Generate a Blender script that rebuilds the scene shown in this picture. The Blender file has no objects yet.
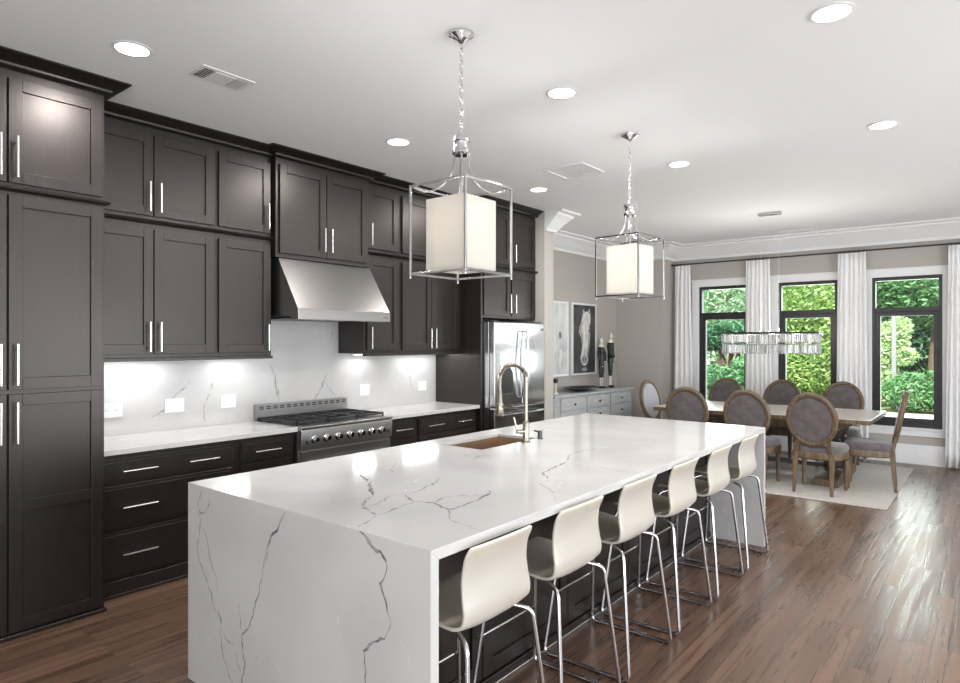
import bpy, bmesh, math, random
import numpy as np
from mathutils import Vector, Matrix
R = math.radians
C = bpy.context.scene.collection
SC = bpy.context.scene
random.seed(4)

# ------------------------------------------------------------------ camera, world, sun, daylight and added fill, exposure
cam = bpy.data.cameras.new('camera'); camo = bpy.data.objects.new('camera', cam); C.objects.link(camo)
camo.location = (4.854, 0.0, 1.583); camo.rotation_euler = (R(90), 0, 0.6805)
cam.sensor_width = 36; cam.lens = 639.13 / 960 * 36; cam.clip_start = 0.05; cam.clip_end = 200
SC.camera = camo
vs = SC.view_settings
vs.view_transform = 'Standard'; vs.look = 'None'; vs.gamma = 1; vs.use_curve_mapping = False
vs.exposure = 0.55
W = bpy.data.worlds.new('sky'); SC.world = W; W.use_nodes = True
bg = W.node_tree.nodes['Background']; bg.inputs[0].default_value = (0.86, 0.93, 1.0, 1); bg.inputs[1].default_value = 1.8
SC.cycles.use_denoising = True
SC.cycles.max_bounces = 10; SC.cycles.diffuse_bounces = 6; SC.cycles.glossy_bounces = 5
SC.cycles.transparent_max_bounces = 16; SC.cycles.caustics_reflective = False; SC.cycles.caustics_refractive = False
SC.cycles.sample_clamp_indirect = 6

def lamp(name, kind, loc, rot, energy, color=(1, 1, 1), parent=None, **kw):
    d = bpy.data.lights.new(name, kind); d.energy = energy; d.color = color
    for k, v in kw.items(): setattr(d, k, v)
    o = bpy.data.objects.new(name, d); C.objects.link(o); o.location = loc; o.rotation_euler = rot
    if parent: o.parent = parent
    return o
def aim(x, y, z): return Vector((x, y, z)).to_track_quat('-Z', 'Z').to_euler()
lamp('sun', 'SUN', (0, -10, 20), (R(38), R(8), 0), 9.0, (1, .97, .9), angle=R(3))
# lamps added at unseen openings, tilted up onto the ceiling; daylight at dining windows
lamp('fill_rear', 'AREA', (6.6, -3.12, 1.45), aim(-.6, 1, 1.0), 155, (.95, .975, 1), shape='RECTANGLE', size=4.4, size_y=2.6)
lamp('fill_side', 'AREA', (9.12, 4.4, 1.45), aim(-1, 0, .8), 372, (.965, .985, 1), shape='RECTANGLE', size=9.6, size_y=2.6)
lamp('daylight_dining', 'AREA', (2.8, 10.3, 1.45), aim(0, -1, .1), 78, (.97, 1, .99), shape='RECTANGLE', size=3.2, size_y=1.9)

# ------------------------------------------------------------------ mesh helpers
class MB:
    def __init__(s): s.v = []; s.f = []; s.m = []
    def add(s, vs, fs, mat=0):
        b = len(s.v); s.v += [tuple(map(float, p)) for p in vs]
        s.f += [tuple(b + i for i in f) for f in fs]; s.m += [mat] * len(fs); return s
    def box(s, x0, x1, y0, y1, z0, z1, mat=0):
        return s.add([(x0, y0, z0), (x1, y0, z0), (x1, y1, z0), (x0, y1, z0), (x0, y0, z1), (x1, y0, z1), (x1, y1, z1), (x0, y1, z1)],
                     [(0, 3, 2, 1), (4, 5, 6, 7), (0, 1, 5, 4), (1, 2, 6, 5), (2, 3, 7, 6), (3, 0, 4, 7)], mat)
    def loft(s, rings, mat=0, closed=False, cap=True):
        n = len(rings[0]); vs = [p for r in rings for p in r]; fs = []
        m = len(rings)
        for i in range(m if closed else m - 1):
            a, b = i * n, ((i + 1) % m) * n
            for j in range(n): fs.append((a + j, a + (j + 1) % n, b + (j + 1) % n, b + j))
        if cap and not closed: fs.append(tuple(range(n))[::-1]); fs.append(tuple((m - 1) * n + j for j in range(n)))
        return s.add(vs, fs, mat)
    def tube(s, pts, r, n=8, mat=0, closed=False, flat=None):
        P = [Vector(p) for p in pts]; m = len(P); rings = []
        rs = r if isinstance(r, (list, tuple)) else [r] * m
        up = None
        for i in range(m):
            if closed: t = (P[(i + 1) % m] - P[i - 1])
            else: t = P[min(i + 1, m - 1)] - P[max(i - 1, 0)]
            t.normalize()
            if up is None:
                up = Vector((0, 0, 1)) if abs(t.z) < .9 else Vector((1, 0, 0))
            a = t.cross(up)
            if a.length < 1e-5: a = t.cross(Vector((0, 1, .1)))
            a.normalize(); b = a.cross(t); b.normalize(); up = b
            fl = flat or 1
            rings.append([tuple(P[i] + a * (rs[i] * math.cos(2 * math.pi * k / n)) + b * (rs[i] * fl * math.sin(2 * math.pi * k / n))) for k in range(n)])
        return s.loft(rings, mat, closed)
    def lathe(s, prof, c=(0, 0, 0), n=20, mat=0, M=None):
        rings = [[(r * math.cos(2 * math.pi * k / n), r * math.sin(2 * math.pi * k / n), z) for k in range(n)] for r, z in prof]
        if M: rings = [[tuple(M @ Vector(p)) for p in r] for r in rings]
        rings = [[(p[0] + c[0], p[1] + c[1], p[2] + c[2]) for p in r] for r in rings]
        return s.loft(rings, mat)
    def prism(s, poly, a, b, axis='y', mat=0):
        def P(p, t):
            return {'y': (p[0], t, p[1]), 'x': (t, p[0], p[1]), 'z': (p[0], p[1], t)}[axis]
        return s.loft([[P(p, a) for p in poly], [P(p, b) for p in poly]], mat)
    def sweep(s, prof, path, mat=0):
        """profile of (offset to the right of travel, z) along a plan path, mitred"""
        n = len(path); nr = []
        for i in range(n - 1):
            dx, dy = path[i + 1][0] - path[i][0], path[i + 1][1] - path[i][1]; l = math.hypot(dx, dy)
            nr.append((dy / l, -dx / l))
        rings = []
        for i in range(n):
            a = nr[max(i - 1, 0)]; b = nr[min(i, n - 2)]
            mx, my = a[0] + b[0], a[1] + b[1]; k = 2 / (mx * mx + my * my) if i not in (0, n - 1) else .5
            mx, my = (mx * k, my * k)
            rings.append([(path[i][0] + mx * o, path[i][1] + my * o, z) for o, z in prof])
        return s.loft(rings, mat)
    def slab_hole(s, o, h, z0, z1, mat=0, mitre=0):
        O = [(o[0], o[2]), (o[1], o[2]), (o[1], o[3]), (o[0], o[3])]; H = [(h[0], h[2]), (h[1], h[2]), (h[1], h[3]), (h[0], h[3])]
        vs = [(x, y, z) for z in (z0, z1) for q in (O, H) for x, y in q]; fs = []
        for i, d in ((0, mitre), (1, mitre), (2, -mitre), (3, -mitre)): vs[i] = (vs[i][0], vs[i][1] + d, vs[i][2])
        for i in range(4):
            j = (i + 1) % 4
            fs += [(8 + i, 8 + j, 12 + j, 12 + i), (i, 4 + i, 4 + j, j), (i, j, 8 + j, 8 + i), (4 + i, 12 + i, 12 + j, 4 + j)]
        return s.add(vs, fs, mat)
    def veins(s, L, fn, base=1):
        rnd = random.Random(7)
        for k, w, P in L:
            Q = []
            for i in range(len(P) - 1):
                a, b = P[i], P[i + 1]; d = math.hypot(b[0] - a[0], b[1] - a[1]); n = max(2, int(d / .02))
                for t in range(n):
                    j = .12 * min(d, .06) if t else 0
                    Q.append((a[0] + (b[0] - a[0]) * t / n + rnd.uniform(-j, j), a[1] + (b[1] - a[1]) * t / n + rnd.uniform(-j, j)))
            Q.append(P[-1]); m = len(Q); vs = []
            for i in range(m):
                a, b = Q[max(i - 1, 0)], Q[min(i + 1, m - 1)]; dx, dy = b[0] - a[0], b[1] - a[1]; l = math.hypot(dx, dy) or 1
                ww = w * .43 * rnd.uniform(.45, 1.25) * (min(1, .35 + .65 * min(i, m - 1 - i) / 3))
                vs += [fn(Q[i][0] - dy / l * ww, Q[i][1] + dx / l * ww), fn(Q[i][0] + dy / l * ww, Q[i][1] - dx / l * ww)]
            s.add(vs, [(2 * i, 2 * i + 1, 2 * i + 3, 2 * i + 2) for i in range(m - 1)], base + k)
        return s
    def build(s, name, mats, parent=None, smooth=None, bevel=0, seg=2, recalc=True):
        me = bpy.data.meshes.new(name); me.from_pydata(s.v, [], s.f)
        if not isinstance(mats, (list, tuple)): mats = [mats]
        for m in mats: me.materials.append(m)
        me.polygons.foreach_set('material_index', s.m)
        if recalc:
            b = bmesh.new(); b.from_mesh(me); bmesh.ops.recalc_face_normals(b, faces=b.faces); b.to_mesh(me); b.free()
        if smooth or bevel:
            me.polygons.foreach_set('use_smooth', [True] * len(me.polygons)); me.set_sharp_from_angle(angle=R(smooth or 35))
        me.update()
        o = bpy.data.objects.new(name, me); C.objects.link(o)
        if bevel:
            md = o.modifiers.new('bevel', 'BEVEL'); md.width = bevel; md.segments = seg; md.limit_method = 'ANGLE'; md.angle_limit = R(40); md.harden_normals = True
        if parent: o.parent = parent
        return o

def tag(o, label=None, cat=None, group=None, kind=None):
    if label: o['label'] = label
    if cat: o['category'] = cat
    if group: o['group'] = group
    if kind: o['kind'] = kind
    return o
def thing(name, label, cat, loc=(0, 0, 0), rz=0, group=None):
    o = bpy.data.objects.new(name, None); C.objects.link(o); o.empty_display_size = .1
    o.location = loc; o.rotation_euler = (0, 0, rz)
    return tag(o, label, cat, group)
def struct(name, mb, mats, **k):
    return tag(mb.build(name, mats, **k), kind='structure')
def copy_tree(o, parent=None):
    c = o.copy(); C.objects.link(c)
    if parent: c.parent = parent
    for ch in list(o.children): copy_tree(ch, c)
    return c
def fillet(pts, r, n=5):
    P = [Vector(p) for p in pts]; out = [P[0]]
    for i in range(1, len(P) - 1):
        a, b, c = P[i - 1], P[i], P[i + 1]; u, w = (a - b), (c - b); rr = min(r, u.length * .45, w.length * .45)
        p0, p1 = b + u.normalized() * rr, b + w.normalized() * rr
        for k in range(n + 1):
            t = k / n; out.append(p0 * (1 - t) ** 2 + b * (2 * t * (1 - t)) + p1 * t * t)
    out.append(P[-1]); return out
def spline(pts, n=6):
    P = [Vector(p) for p in pts]; P = [P[0] * 2 - P[1]] + P + [P[-1] * 2 - P[-2]]; out = []
    for i in range(1, len(P) - 2):
        for k in range(n):
            t = k / n; a, b, c, d = P[i - 1], P[i], P[i + 1], P[i + 2]
            out.append(.5 * (2 * b + (c - a) * t + (2 * a - 5 * b + 4 * c - d) * t * t + (3 * b - a - 3 * c + d) * t ** 3))
    out.append(P[-2]); return out

# ------------------------------------------------------------------ materials
def mat(name, col, rough=.5, metal=0, **k):
    m = bpy.data.materials.new(name); m.use_nodes = True; b = m.node_tree.nodes['Principled BSDF']
    b.inputs['Base Color'].default_value = (*col, 1); b.inputs['Roughness'].default_value = rough; b.inputs['Metallic'].default_value = metal
    for a, v in k.items():
        b.inputs[a.replace('_', ' ')].default_value = v
    return m
def N(m, t, **k):
    n = m.node_tree.nodes.new(t)
    for a, v in k.items(): setattr(n, a, v)
    return n
def L(m, a, b): m.node_tree.links.new(a, b)
def grain(m, c0, c1, scale=(1, 1, 1), nscale=6, detail=4, bump=0, r0=None, r1=None, contrast=(.35, .65), space='Object'):
    """noise between two colours, stretched along an axis; optional bump and roughness"""
    b = m.node_tree.nodes['Principled BSDF']
    tc = N(m, 'ShaderNodeTexCoord'); mp = N(m, 'ShaderNodeMapping'); mp.inputs['Scale'].default_value = scale
    no = N(m, 'ShaderNodeTexNoise'); no.inputs['Scale'].default_value = nscale; no.inputs['Detail'].default_value = detail
    cr = N(m, 'ShaderNodeValToRGB'); cr.color_ramp.elements[0].position = contrast[0]; cr.color_ramp.elements[1].position = contrast[1]
    cr.color_ramp.elements[0].color = (*c0, 1); cr.color_ramp.elements[1].color = (*c1, 1)
    L(m, tc.outputs[space], mp.inputs[0]); L(m, mp.outputs[0], no.inputs['Vector']); L(m, no.outputs[0], cr.inputs[0]); L(m, cr.outputs[0], b.inputs['Base Color'])
    if bump:
        bp = N(m, 'ShaderNodeBump'); bp.inputs['Strength'].default_value = bump; bp.inputs['Distance'].default_value = .004
        L(m, no.outputs[0], bp.inputs['Height']); L(m, bp.outputs[0], b.inputs['Normal'])
    if r0 is not None:
        mr = N(m, 'ShaderNodeMapRange'); mr.inputs[3].default_value = r0; mr.inputs[4].default_value = r1
        L(m, no.outputs[0], mr.inputs[0]); L(m, mr.outputs[0], b.inputs['Roughness'])
    return m

M = {}
M['espresso'] = grain(mat('espresso_wood', (.03, .025, .024), .34), (.0092, .0062, .0060), (.0165, .0115, .011), (14, 14, .8), 9, 5, .05, .31, .41)
M['espresso'].node_tree.nodes['Principled BSDF'].inputs['Specular Tint'].default_value = (1, .915, .87, 1)
M['espresso'].node_tree.nodes['Principled BSDF'].inputs['Specular IOR Level'].default_value = .6
M['wall'] = mat('taupe_paint', (.45, .415, .385), .7)
M['offwhite'] = mat('offwhite_paint', (.82, .81, .79), .7)
M['white'] = mat('white_paint', (.80, .80, .80), .45)
M['ceil'] = mat('ceiling_paint', (.92, .92, .93), .8)
M['nickel'] = mat('satin_nickel', (.86, .85, .83), .24, 1)
M['champagne'] = mat('champagne_nickel', (.36, .32, .26), .25, 1)
M['chrome'] = mat('chrome', (.66, .66, .68), .09, 1)
M['steel'] = grain(mat('brushed_steel', (.62, .60, .58), .27, 1), (.38, .368, .352), (.41, .397, .38), (1, .6, 60), 7, 2, .0, .30, .36)
M['steel_v'] = grain(mat('polished_steel', (.62, .62, .63), .16, 1), (.48, .48, .49), (.54, .54, .55), (30, 30, .5), 6, 3, 0, .10, .17)
M['darksteel'] = mat('dark_steel', (.10, .10, .105), .4, .8)
M['iron'] = mat('cast_iron', (.018, .018, .02), .42)
M['black'] = mat('black_plastic', (.012, .012, .013), .35)
M['quartz'] = grain(mat('white_quartz', (.78, .765, .745), .10), (.55, .54, .53), (.605, .592, .58), (1, 1, 1), 2.2, 7, 0, None, None, (.38, .6))
M['vein0'] = grain(mat('vein_dark', (.2, .2, .22), .12), (.13, .13, .15), (.40, .39, .39), (1, 1, 1), 28, 4)
M['vein1'] = grain(mat('vein_mid', (.4, .4, .4), .12), (.24, .235, .24), (.58, .565, .55), (1, 1, 1), 26, 4)
M['vein2'] = grain(mat('vein_faint', (.55, .54, .53), .12), (.48, .465, .455), (.72, .705, .69), (1, 1, 1), 22, 4)
STONE = [M['quartz'], M['vein0'], M['vein1'], M['vein2']]
M['copper'] = mat('copper_sink', (.52, .39, .29), .42, 1)
M['plate'] = mat('white_plastic_plate', (.85, .85, .84), .3)
M['shell'] = mat('white_gloss_plastic', (.57, .53, .468), .28, 0, Subsurface_Weight=.8, Subsurface_Radius=(1, .95, .8), Subsurface_Scale=.035)
M['wblack'] = mat('window_black', (.022, .022, .024), .38)
M['oak'] = grain(mat('weathered_oak', (.2, .13, .08), .5), (.085, .056, .032), (.18, .122, .072), (9, 9, 1.2), 5, 5, .15)
M['tabletop'] = grain(mat('oak_top_glare', (.4, .33, .26), .22), (.52, .45, .385), (.68, .62, .55), (1.2, 12, 12), 4, 5, .1)  # window reflection on the oak top put into its pale colour
M['darkoak'] = grain(mat('dark_oak', (.05, .04, .035), .5), (.035, .028, .025), (.075, .06, .05), (8, 8, 1), 5, 4, .1)
M['velvet'] = grain(mat('mauve_velvet', (.16, .13, .135), .85, 0, Sheen_Weight=.5), (.085, .070, .073), (.135, .111, .115), (1, 1, 1), 14, 4)
M['silverlinen'] = mat('silver_linen', (.42, .43, .47), .7)
M['rug'] = grain(mat('cream_rug', (.5, .47, .43), .95), (.48, .45, .41), (.60, .57, .53), (1, 1, 1), 60, 3, .3)
M['curtain'] = mat('white_curtain', (.84, .84, .84), .9)
M['grey_paint'] = grain(mat('grey_washed_wood', (.36, .38, .40), .5), (.38, .385, .395), (.50, .505, .51), (1, 1, 14), 5, 4, .08)
M['cream'] = mat('cream_ceramic', (.75, .71, .65), .4)
M['canvas_dark'] = grain(mat('charcoal_canvas', (.05, .05, .052), .7), (.035, .035, .038), (.075, .075, .08), (1, 1, 1), 5, 4)
M['canvas_pale'] = grain(mat('pale_canvas', (.6, .6, .62), .7), (.50, .51, .54), (.74, .74, .75), (1, 1.5, .6), 3, 4)
M['horse'] = grain(mat('white_paint_strokes', (.7, .68, .65), .7), (.52, .50, .48), (.78, .76, .73), (1, 2, .7), 9, 5)
M['greywash'] = mat('grey_wash_paint', (.34, .33, .32), .7)
M['smudge'] = mat('grey_paint_strokes', (.17, .165, .165), .7)
M['frame_white'] = mat('silver_white_frame', (.75, .75, .74), .3)
M['brick'] = mat('pinkish_brick', (.33, .2, .17), .85)
M['bark'] = mat('brown_bark', (.10, .065, .045), .9)
M['post_grey'] = mat('weathered_white_post', (.22, .22, .22), .8)
M['mulch'] = grain(mat('mulch', (.12, .1, .05), .95), (.10, .09, .04), (.22, .24, .10), (1, 1, 1), 3, 5)
M['paving'] = mat('pale_paving', (.62, .60, .57), .9)
M['knob_black'] = mat('black_knob', (.01, .01, .01), .3)
def emis(name, col, s):
    m = mat(name, col, .5); b = m.node_tree.nodes['Principled BSDF']
    b.inputs['Emission Color'].default_value = (*col, 1); b.inputs['Emission Strength'].default_value = s; return m
M['led'] = emis('lit_lens', (1, .985, .96), 6)
M['bulb'] = emis('lit_bulb', (1, .93, .82), 8)
M['crystal_lit'] = emis('lit_bulb_small', (1, .95, .87), 1.6)
def shade_mat():
    m = bpy.data.materials.new('ivory_shade_fabric'); m.use_nodes = True; t = m.node_tree; t.nodes.clear()
    o = N(m, 'ShaderNodeOutputMaterial'); d = N(m, 'ShaderNodeBsdfDiffuse'); tr = N(m, 'ShaderNodeBsdfTranslucent'); x = N(m, 'ShaderNodeMixShader')
    d.inputs[0].default_value = (.64, .62, .575, 1); tr.inputs[0].default_value = (.86, .82, .75, 1); x.inputs[0].default_value = .26
    L(m, d.outputs[0], x.inputs[1]); L(m, tr.outputs[0], x.inputs[2]); L(m, x.outputs[0], o.inputs[0]); return m
M['shade'] = shade_mat()
def glass_mat(name, tint=(.96, .99, .97), fac=.06):
    m = bpy.data.materials.new(name); m.use_nodes = True; t = m.node_tree; t.nodes.clear()
    o = N(m, 'ShaderNodeOutputMaterial'); a = N(m, 'ShaderNodeBsdfTransparent'); g = N(m, 'ShaderNodeBsdfGlossy'); x = N(m, 'ShaderNodeMixShader'); f = N(m, 'ShaderNodeFresnel')
    a.inputs[0].default_value = (*tint, 1); g.inputs['Roughness'].default_value = .02; f.inputs[0].default_value = 1.45
    L(m, f.outputs[0], x.inputs[0]); L(m, a.outputs[0], x.inputs[1]); L(m, g.outputs[0], x.inputs[2]); L(m, x.outputs[0], o.inputs[0]); return m
M['glass'] = glass_mat('window_glass')
M['crystal'] = mat('cut_crystal', (.74, .74, .73), .06, 0, IOR=1.5)
M['crystal'].node_tree.nodes['Principled BSDF'].inputs['Transmission Weight'].default_value = .55
def leaf_mat(name, cols, tr=.3):
    m = bpy.data.materials.new(name); m.use_nodes = True; t = m.node_tree; t.nodes.clear()
    o = N(m, 'ShaderNodeOutputMaterial'); g = N(m, 'ShaderNodeNewGeometry'); cr = N(m, 'ShaderNodeValToRGB'); cr.color_ramp.interpolation = 'LINEAR'
    e = cr.color_ramp.elements
    while len(e) < len(cols): e.new(.5)
    for i, c in enumerate(cols): e[i].position = i / (len(cols) - 1); e[i].color = (*c, 1)
    d = N(m, 'ShaderNodeBsdfDiffuse'); q = N(m, 'ShaderNodeBsdfTranslucent'); x = N(m, 'ShaderNodeMixShader'); x.inputs[0].default_value = tr
    L(m, g.outputs['Random Per Island'], cr.inputs[0]); L(m, cr.outputs[0], d.inputs[0]); L(m, cr.outputs[0], q.inputs[0])
    L(m, d.outputs[0], x.inputs[1]); L(m, q.outputs[0], x.inputs[2]); L(m, x.outputs[0], o.inputs[0]); return m
M['leaf_mid'] = leaf_mat('mid_green_leaves', [(.06, .16, .06), (.14, .31, .13), (.28, .48, .24)])
M['leaf_dark'] = leaf_mat('dark_green_leaves', [(.03, .09, .05), (.08, .20, .11), (.17, .33, .19)])
M['leaf_fern'] = leaf_mat('blue_green_leaves', [(.05, .15, .065), (.13, .30, .14), (.28, .48, .27)])
M['leaf_lime'] = leaf_mat('lime_leaves', [(.14, .26, .06), (.36, .52, .17), (.62, .75, .38)])
M['leaf_pale'] = leaf_mat('pale_green_leaves', [(.26, .42, .17), (.50, .65, .33), (.75, .82, .58)])
M['leaf_hedge'] = leaf_mat('grey_green_leaves', [(.16, .30, .16), (.36, .55, .34), (.62, .74, .58)])
M['leaf_orange'] = leaf_mat('orange_leaves', [(.5, .22, .03), (.6, .38, .08)])
def floor_mat():
    m = mat('dark_hardwood', (.09, .05, .033), .24); b = m.node_tree.nodes['Principled BSDF']
    tc = N(m, 'ShaderNodeTexCoord'); sp = N(m, 'ShaderNodeSeparateXYZ'); cb = N(m, 'ShaderNodeCombineXYZ')
    L(m, tc.outputs['Object'], sp.inputs[0]); L(m, sp.outputs['Y'], cb.inputs['X']); L(m, sp.outputs['X'], cb.inputs['Y'])
    br = N(m, 'ShaderNodeTexBrick'); br.offset = .37; br.offset_frequency = 3
    br.inputs['Scale'].default_value = 1; br.inputs['Brick Width'].default_value = 1.35; br.inputs['Row Height'].default_value = .095
    br.inputs['Mortar Size'].default_value = .0012; br.inputs['Mortar Smooth'].default_value = .2; br.inputs['Bias'].default_value = 0
    br.inputs['Color1'].default_value = (0, 0, 0, 1); br.inputs['Color2'].default_value = (1, 1, 1, 1); br.inputs['Mortar'].default_value = (.4, .4, .4, 1)
    L(m, cb.outputs[0], br.inputs['Vector'])
    mp = N(m, 'ShaderNodeMapping'); mp.inputs['Scale'].default_value = (.55, 11, 1); L(m, cb.outputs[0], mp.inputs[0])
    ad = N(m, 'ShaderNodeVectorMath', operation='ADD'); sc = N(m, 'ShaderNodeVectorMath', operation='SCALE'); sc.inputs['Scale'].default_value = 7
    L(m, br.outputs['Color'], sc.inputs[0]); L(m, mp.outputs[0], ad.inputs[0]); L(m, sc.outputs[0], ad.inputs[1])
    no = N(m, 'ShaderNodeTexNoise'); no.inputs['Scale'].default_value = 2.6; no.inputs['Detail'].default_value = 6; no.inputs['Distortion'].default_value = .5
    L(m, ad.outputs[0], no.inputs['Vector'])
    mx = N(m, 'ShaderNodeMath', operation='MULTIPLY_ADD'); mx.inputs[1].default_value = .24; L(m, br.outputs['Color'], mx.inputs[0])
    m2 = N(m, 'ShaderNodeMath', operation='MULTIPLY'); m2.inputs[1].default_value = .80; L(m, no.outputs[0], m2.inputs[0]); L(m, m2.outputs[0], mx.inputs[2])
    cr = N(m, 'ShaderNodeValToRGB'); e = cr.color_ramp.elements; e[0].position = .12; e[0].color = (.045, .026, .018, 1); e[1].position = .9; e[1].color = (.25, .143, .092, 1)
    e2 = e.new(.5); e2.color = (.122, .069, .045, 1)
    L(m, mx.outputs[0], cr.inputs[0])
    mm = N(m, 'ShaderNodeMix', data_type='RGBA'); L(m, br.outputs['Fac'], mm.inputs[0]); L(m, cr.outputs[0], mm.inputs[6]); mm.inputs[7].default_value = (.012, .008, .006, 1)
    L(m, mm.outputs[2], b.inputs['Base Color'])
    mr = N(m, 'ShaderNodeMapRange'); mr.inputs[1].default_value = .3; mr.inputs[2].default_value = .7; mr.inputs[3].default_value = .22; mr.inputs[4].default_value = .40
    L(m, no.outputs[0], mr.inputs[0]); L(m, mr.outputs[0], b.inputs['Roughness'])
    bp = N(m, 'ShaderNodeBump'); bp.inputs['Strength'].default_value = .45; bp.inputs['Distance'].default_value = .004; L(m, no.outputs[0], bp.inputs['Height']); L(m, bp.outputs[0], b.inputs['Normal'])
    return m
M['floor'] = floor_mat()

# ------------------------------------------------------------------ the room
CE = 3.1; WY = 9.97; JX = .80
struct('floor', MB().box(-.15, 9.25, -3.3, 10.12, -.1, 0), M['floor'])
struct('ceiling', MB().box(-.15, 9.25, -3.3, 10.12, CE, CE + .15), M['ceil'])
struct('roof', MB().box(-1.5, 12.5, -6.2, 10.5, CE + .151, CE + .3), M['white'])  # unseen roof slab, overhang widened to keep the sun out of the openings
struct('wall_left', MB().box(-.15, 0, -3.3, 9.54, 0, CE), M['wall'])
struct('wall_stub', MB().box(0, .76, 6.25, 6.44, 0, CE), M['wall'])
struct('wall_corner', MB().box(-.15, JX, 9.54, 10.12, 0, CE), M['wall'])
WIN = [(1.20, 1.99), (2.36, 3.15), (3.535, 4.325)]; WZ0, WZ1 = .47, 2.435
w = MB().box(JX, 9.25, WY, 10.12, 0, WZ0).box(JX, 9.25, WY, 10.12, WZ1, CE)
xs = [JX] + [v for p in WIN for v in p] + [9.25]
for i in range(0, len(xs), 2): w.box(xs[i], xs[i + 1], WY, 10.12, WZ0, WZ1)
struct('wall_window', w, M['wall'])
# unseen rear and right walls; openings and pale paint added to brighten the room
w = MB().box(-.15, 9.25, -3.3, -3.15, 2.76, CE).box(-.15, 4.3, -3.3, -3.15, 0, 2.76).box(8.9, 9.25, -3.3, -3.15, 0, 2.76)
for x in (5.45, 6.6, 7.75): w.box(x - .05, x + .05, -3.3, -3.15, 0, 2.76)
struct('wall_rear', w, M['offwhite'])
w = MB().box(9.1, 9.25, -3.15, 10.0, 2.76, CE).box(9.1, 9.25, -3.15, -.5, 0, 2.76).box(9.1, 9.25, 9.3, WY, 0, 2.76)
for y in (1.1, 2.7, 4.4, 6.0, 7.7): w.box(9.1, 9.25, y - .05, y + .05, 0, 2.76)
struct('wall_right', w, M['offwhite'])
ROOM = [(.76, 6.25), (.76, 6.44), (0, 6.44), (0, 9.54), (JX, 9.54), (JX, WY), (9.1, WY)]
crown = [(0, 2.87), (.03, 2.87), (.035, 2.905), (.06, 2.925), (.10, 2.975), (.155, 3.03), (.175, 3.045), (.18, 3.07), (.235, 3.08), (.24, 3.1), (0, 3.1)]
struct('trim_1', MB().sweep(crown, ROOM), M['white'], smooth=20)
base = [(0, 0), (.028, 0), (.028, .02), (.018, .03), (.018, .20), (.012, .225), (.009, .247), (0, .25)]
struct('baseboard_dining', MB().sweep(base, ROOM), M['white'], smooth=20)
for i, (a, b) in enumerate(WIN):
    r = thing('window_%d' % (i + 1), None, None, (a, WY, WZ0)); w_, h_ = b - a, WZ1 - WZ0; tag(r, kind='structure')
    zt = 2.005 - WZ0
    f = MB()
    for x0, x1, z0, z1 in [(0, .05, 0, h_), (w_ - .05, w_, 0, h_), (.05, w_ - .05, 0, .06), (.05, w_ - .05, h_ - .045, h_), (.05, w_ - .05, zt - .03, zt + .025)]: f.box(x0, x1, .015, .11, z0, z1)
    f.build('window_frame', M['wblack'], r, bevel=.003)
    f = MB()
    for x0, x1, z0, z1 in [(.05, .105, .06, zt - .03), (w_ - .105, w_ - .05, .06, zt - .03), (.105, w_ - .105, .06, .115), (.105, w_ - .105, zt - .085, zt - .03)]: f.box(x0, x1, .03, .09, z0, z1)
    f.build('sash', M['wblack'], r, bevel=.003)
    MB().box(.05, w_ - .05, .06, .068, zt + .025, h_ - .045).build('upper_pane', M['glass'], r)
    MB().box(.105, w_ - .105, .056, .064, .115, zt - .085).build('lower_pane', M['glass'], r)
    c = MB()
    cw = .095
    for x0, x1, z0, z1 in [(-cw, 0, 0, h_), (w_, w_ + cw, 0, h_), (-cw, w_ + cw, h_, h_ + .11)]: c.box(x0, x1, -.02, -.001, z0, z1)
    c.box(-cw - .01, w_ + cw + .01, -.03, -.001, h_ + .095, h_ + .112)
    for x0, x1 in [(-.001, .012), (w_ - .012, w_ + .001)]: c.box(x0, x1, -.001, .014, 0, h_)
    c.build('casing', M['white'], r, bevel=.003)
    MB().box(-cw - .015, w_ + cw + .015, -.045, .015, -.025, -.001).box(-cw, w_ + cw, -.02, -.001, -.11, -.025).build('sill', M['white'], r, bevel=.003)

# ------------------------------------------------------------------ kitchen cabinets
def handle(parent, x, y, z, l, vert=True, name='handle', r=.006):
    m = MB(); h = l / 2; s = h * .72
    P = (lambda t: (x + .034, y, z + t)) if vert else (lambda t: (x + .034, y + t, z))
    m.tube([P(-h), P(h)], r, 10)
    for t in (-s, s): q = P(t); m.tube([(x - .001, q[1], q[2]), (x + .034, q[1], q[2])], r * .75, 8)
    return m.build(name, M['nickel'], parent, smooth=35)
def door(parent, x, y0, y1, z0, z1, hy=None, hz=None, mids=(), hl=.2, rail=.062, name='door'):
    m = MB(); t = .02
    m.box(x, x + t, y0, y0 + rail, z0, z1).box(x, x + t, y1 - rail, y1, z0, z1)
    for a, b in [(z0, z0 + rail), (z1 - rail, z1)] + [(z - .03, z + .03) for z in mids]: m.box(x, x + t, y0 + rail, y1 - rail, a, b)
    m.box(x, x + .009, y0 + rail, y1 - rail, z0 + rail, z1 - rail)
    d = m.build(name, M['espresso'], parent, bevel=.0016)
    if hy is not None: handle(d, x + t, hy, hz, hl)
    return d
CROWN = [(0, 0), (.010, 0), (.021, .005), (.028, .014), (.027, .023), (.045, .030), (.074, .044), (.088, .053), (.104, .056), (.104, .0645), (0, .0645)]
LEDGE = [(-.02, -.012), (.006, -.012), (.017, -.008), (.023, 0), (.017, .008), (.006, .012), (-.02, .012)]
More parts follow.
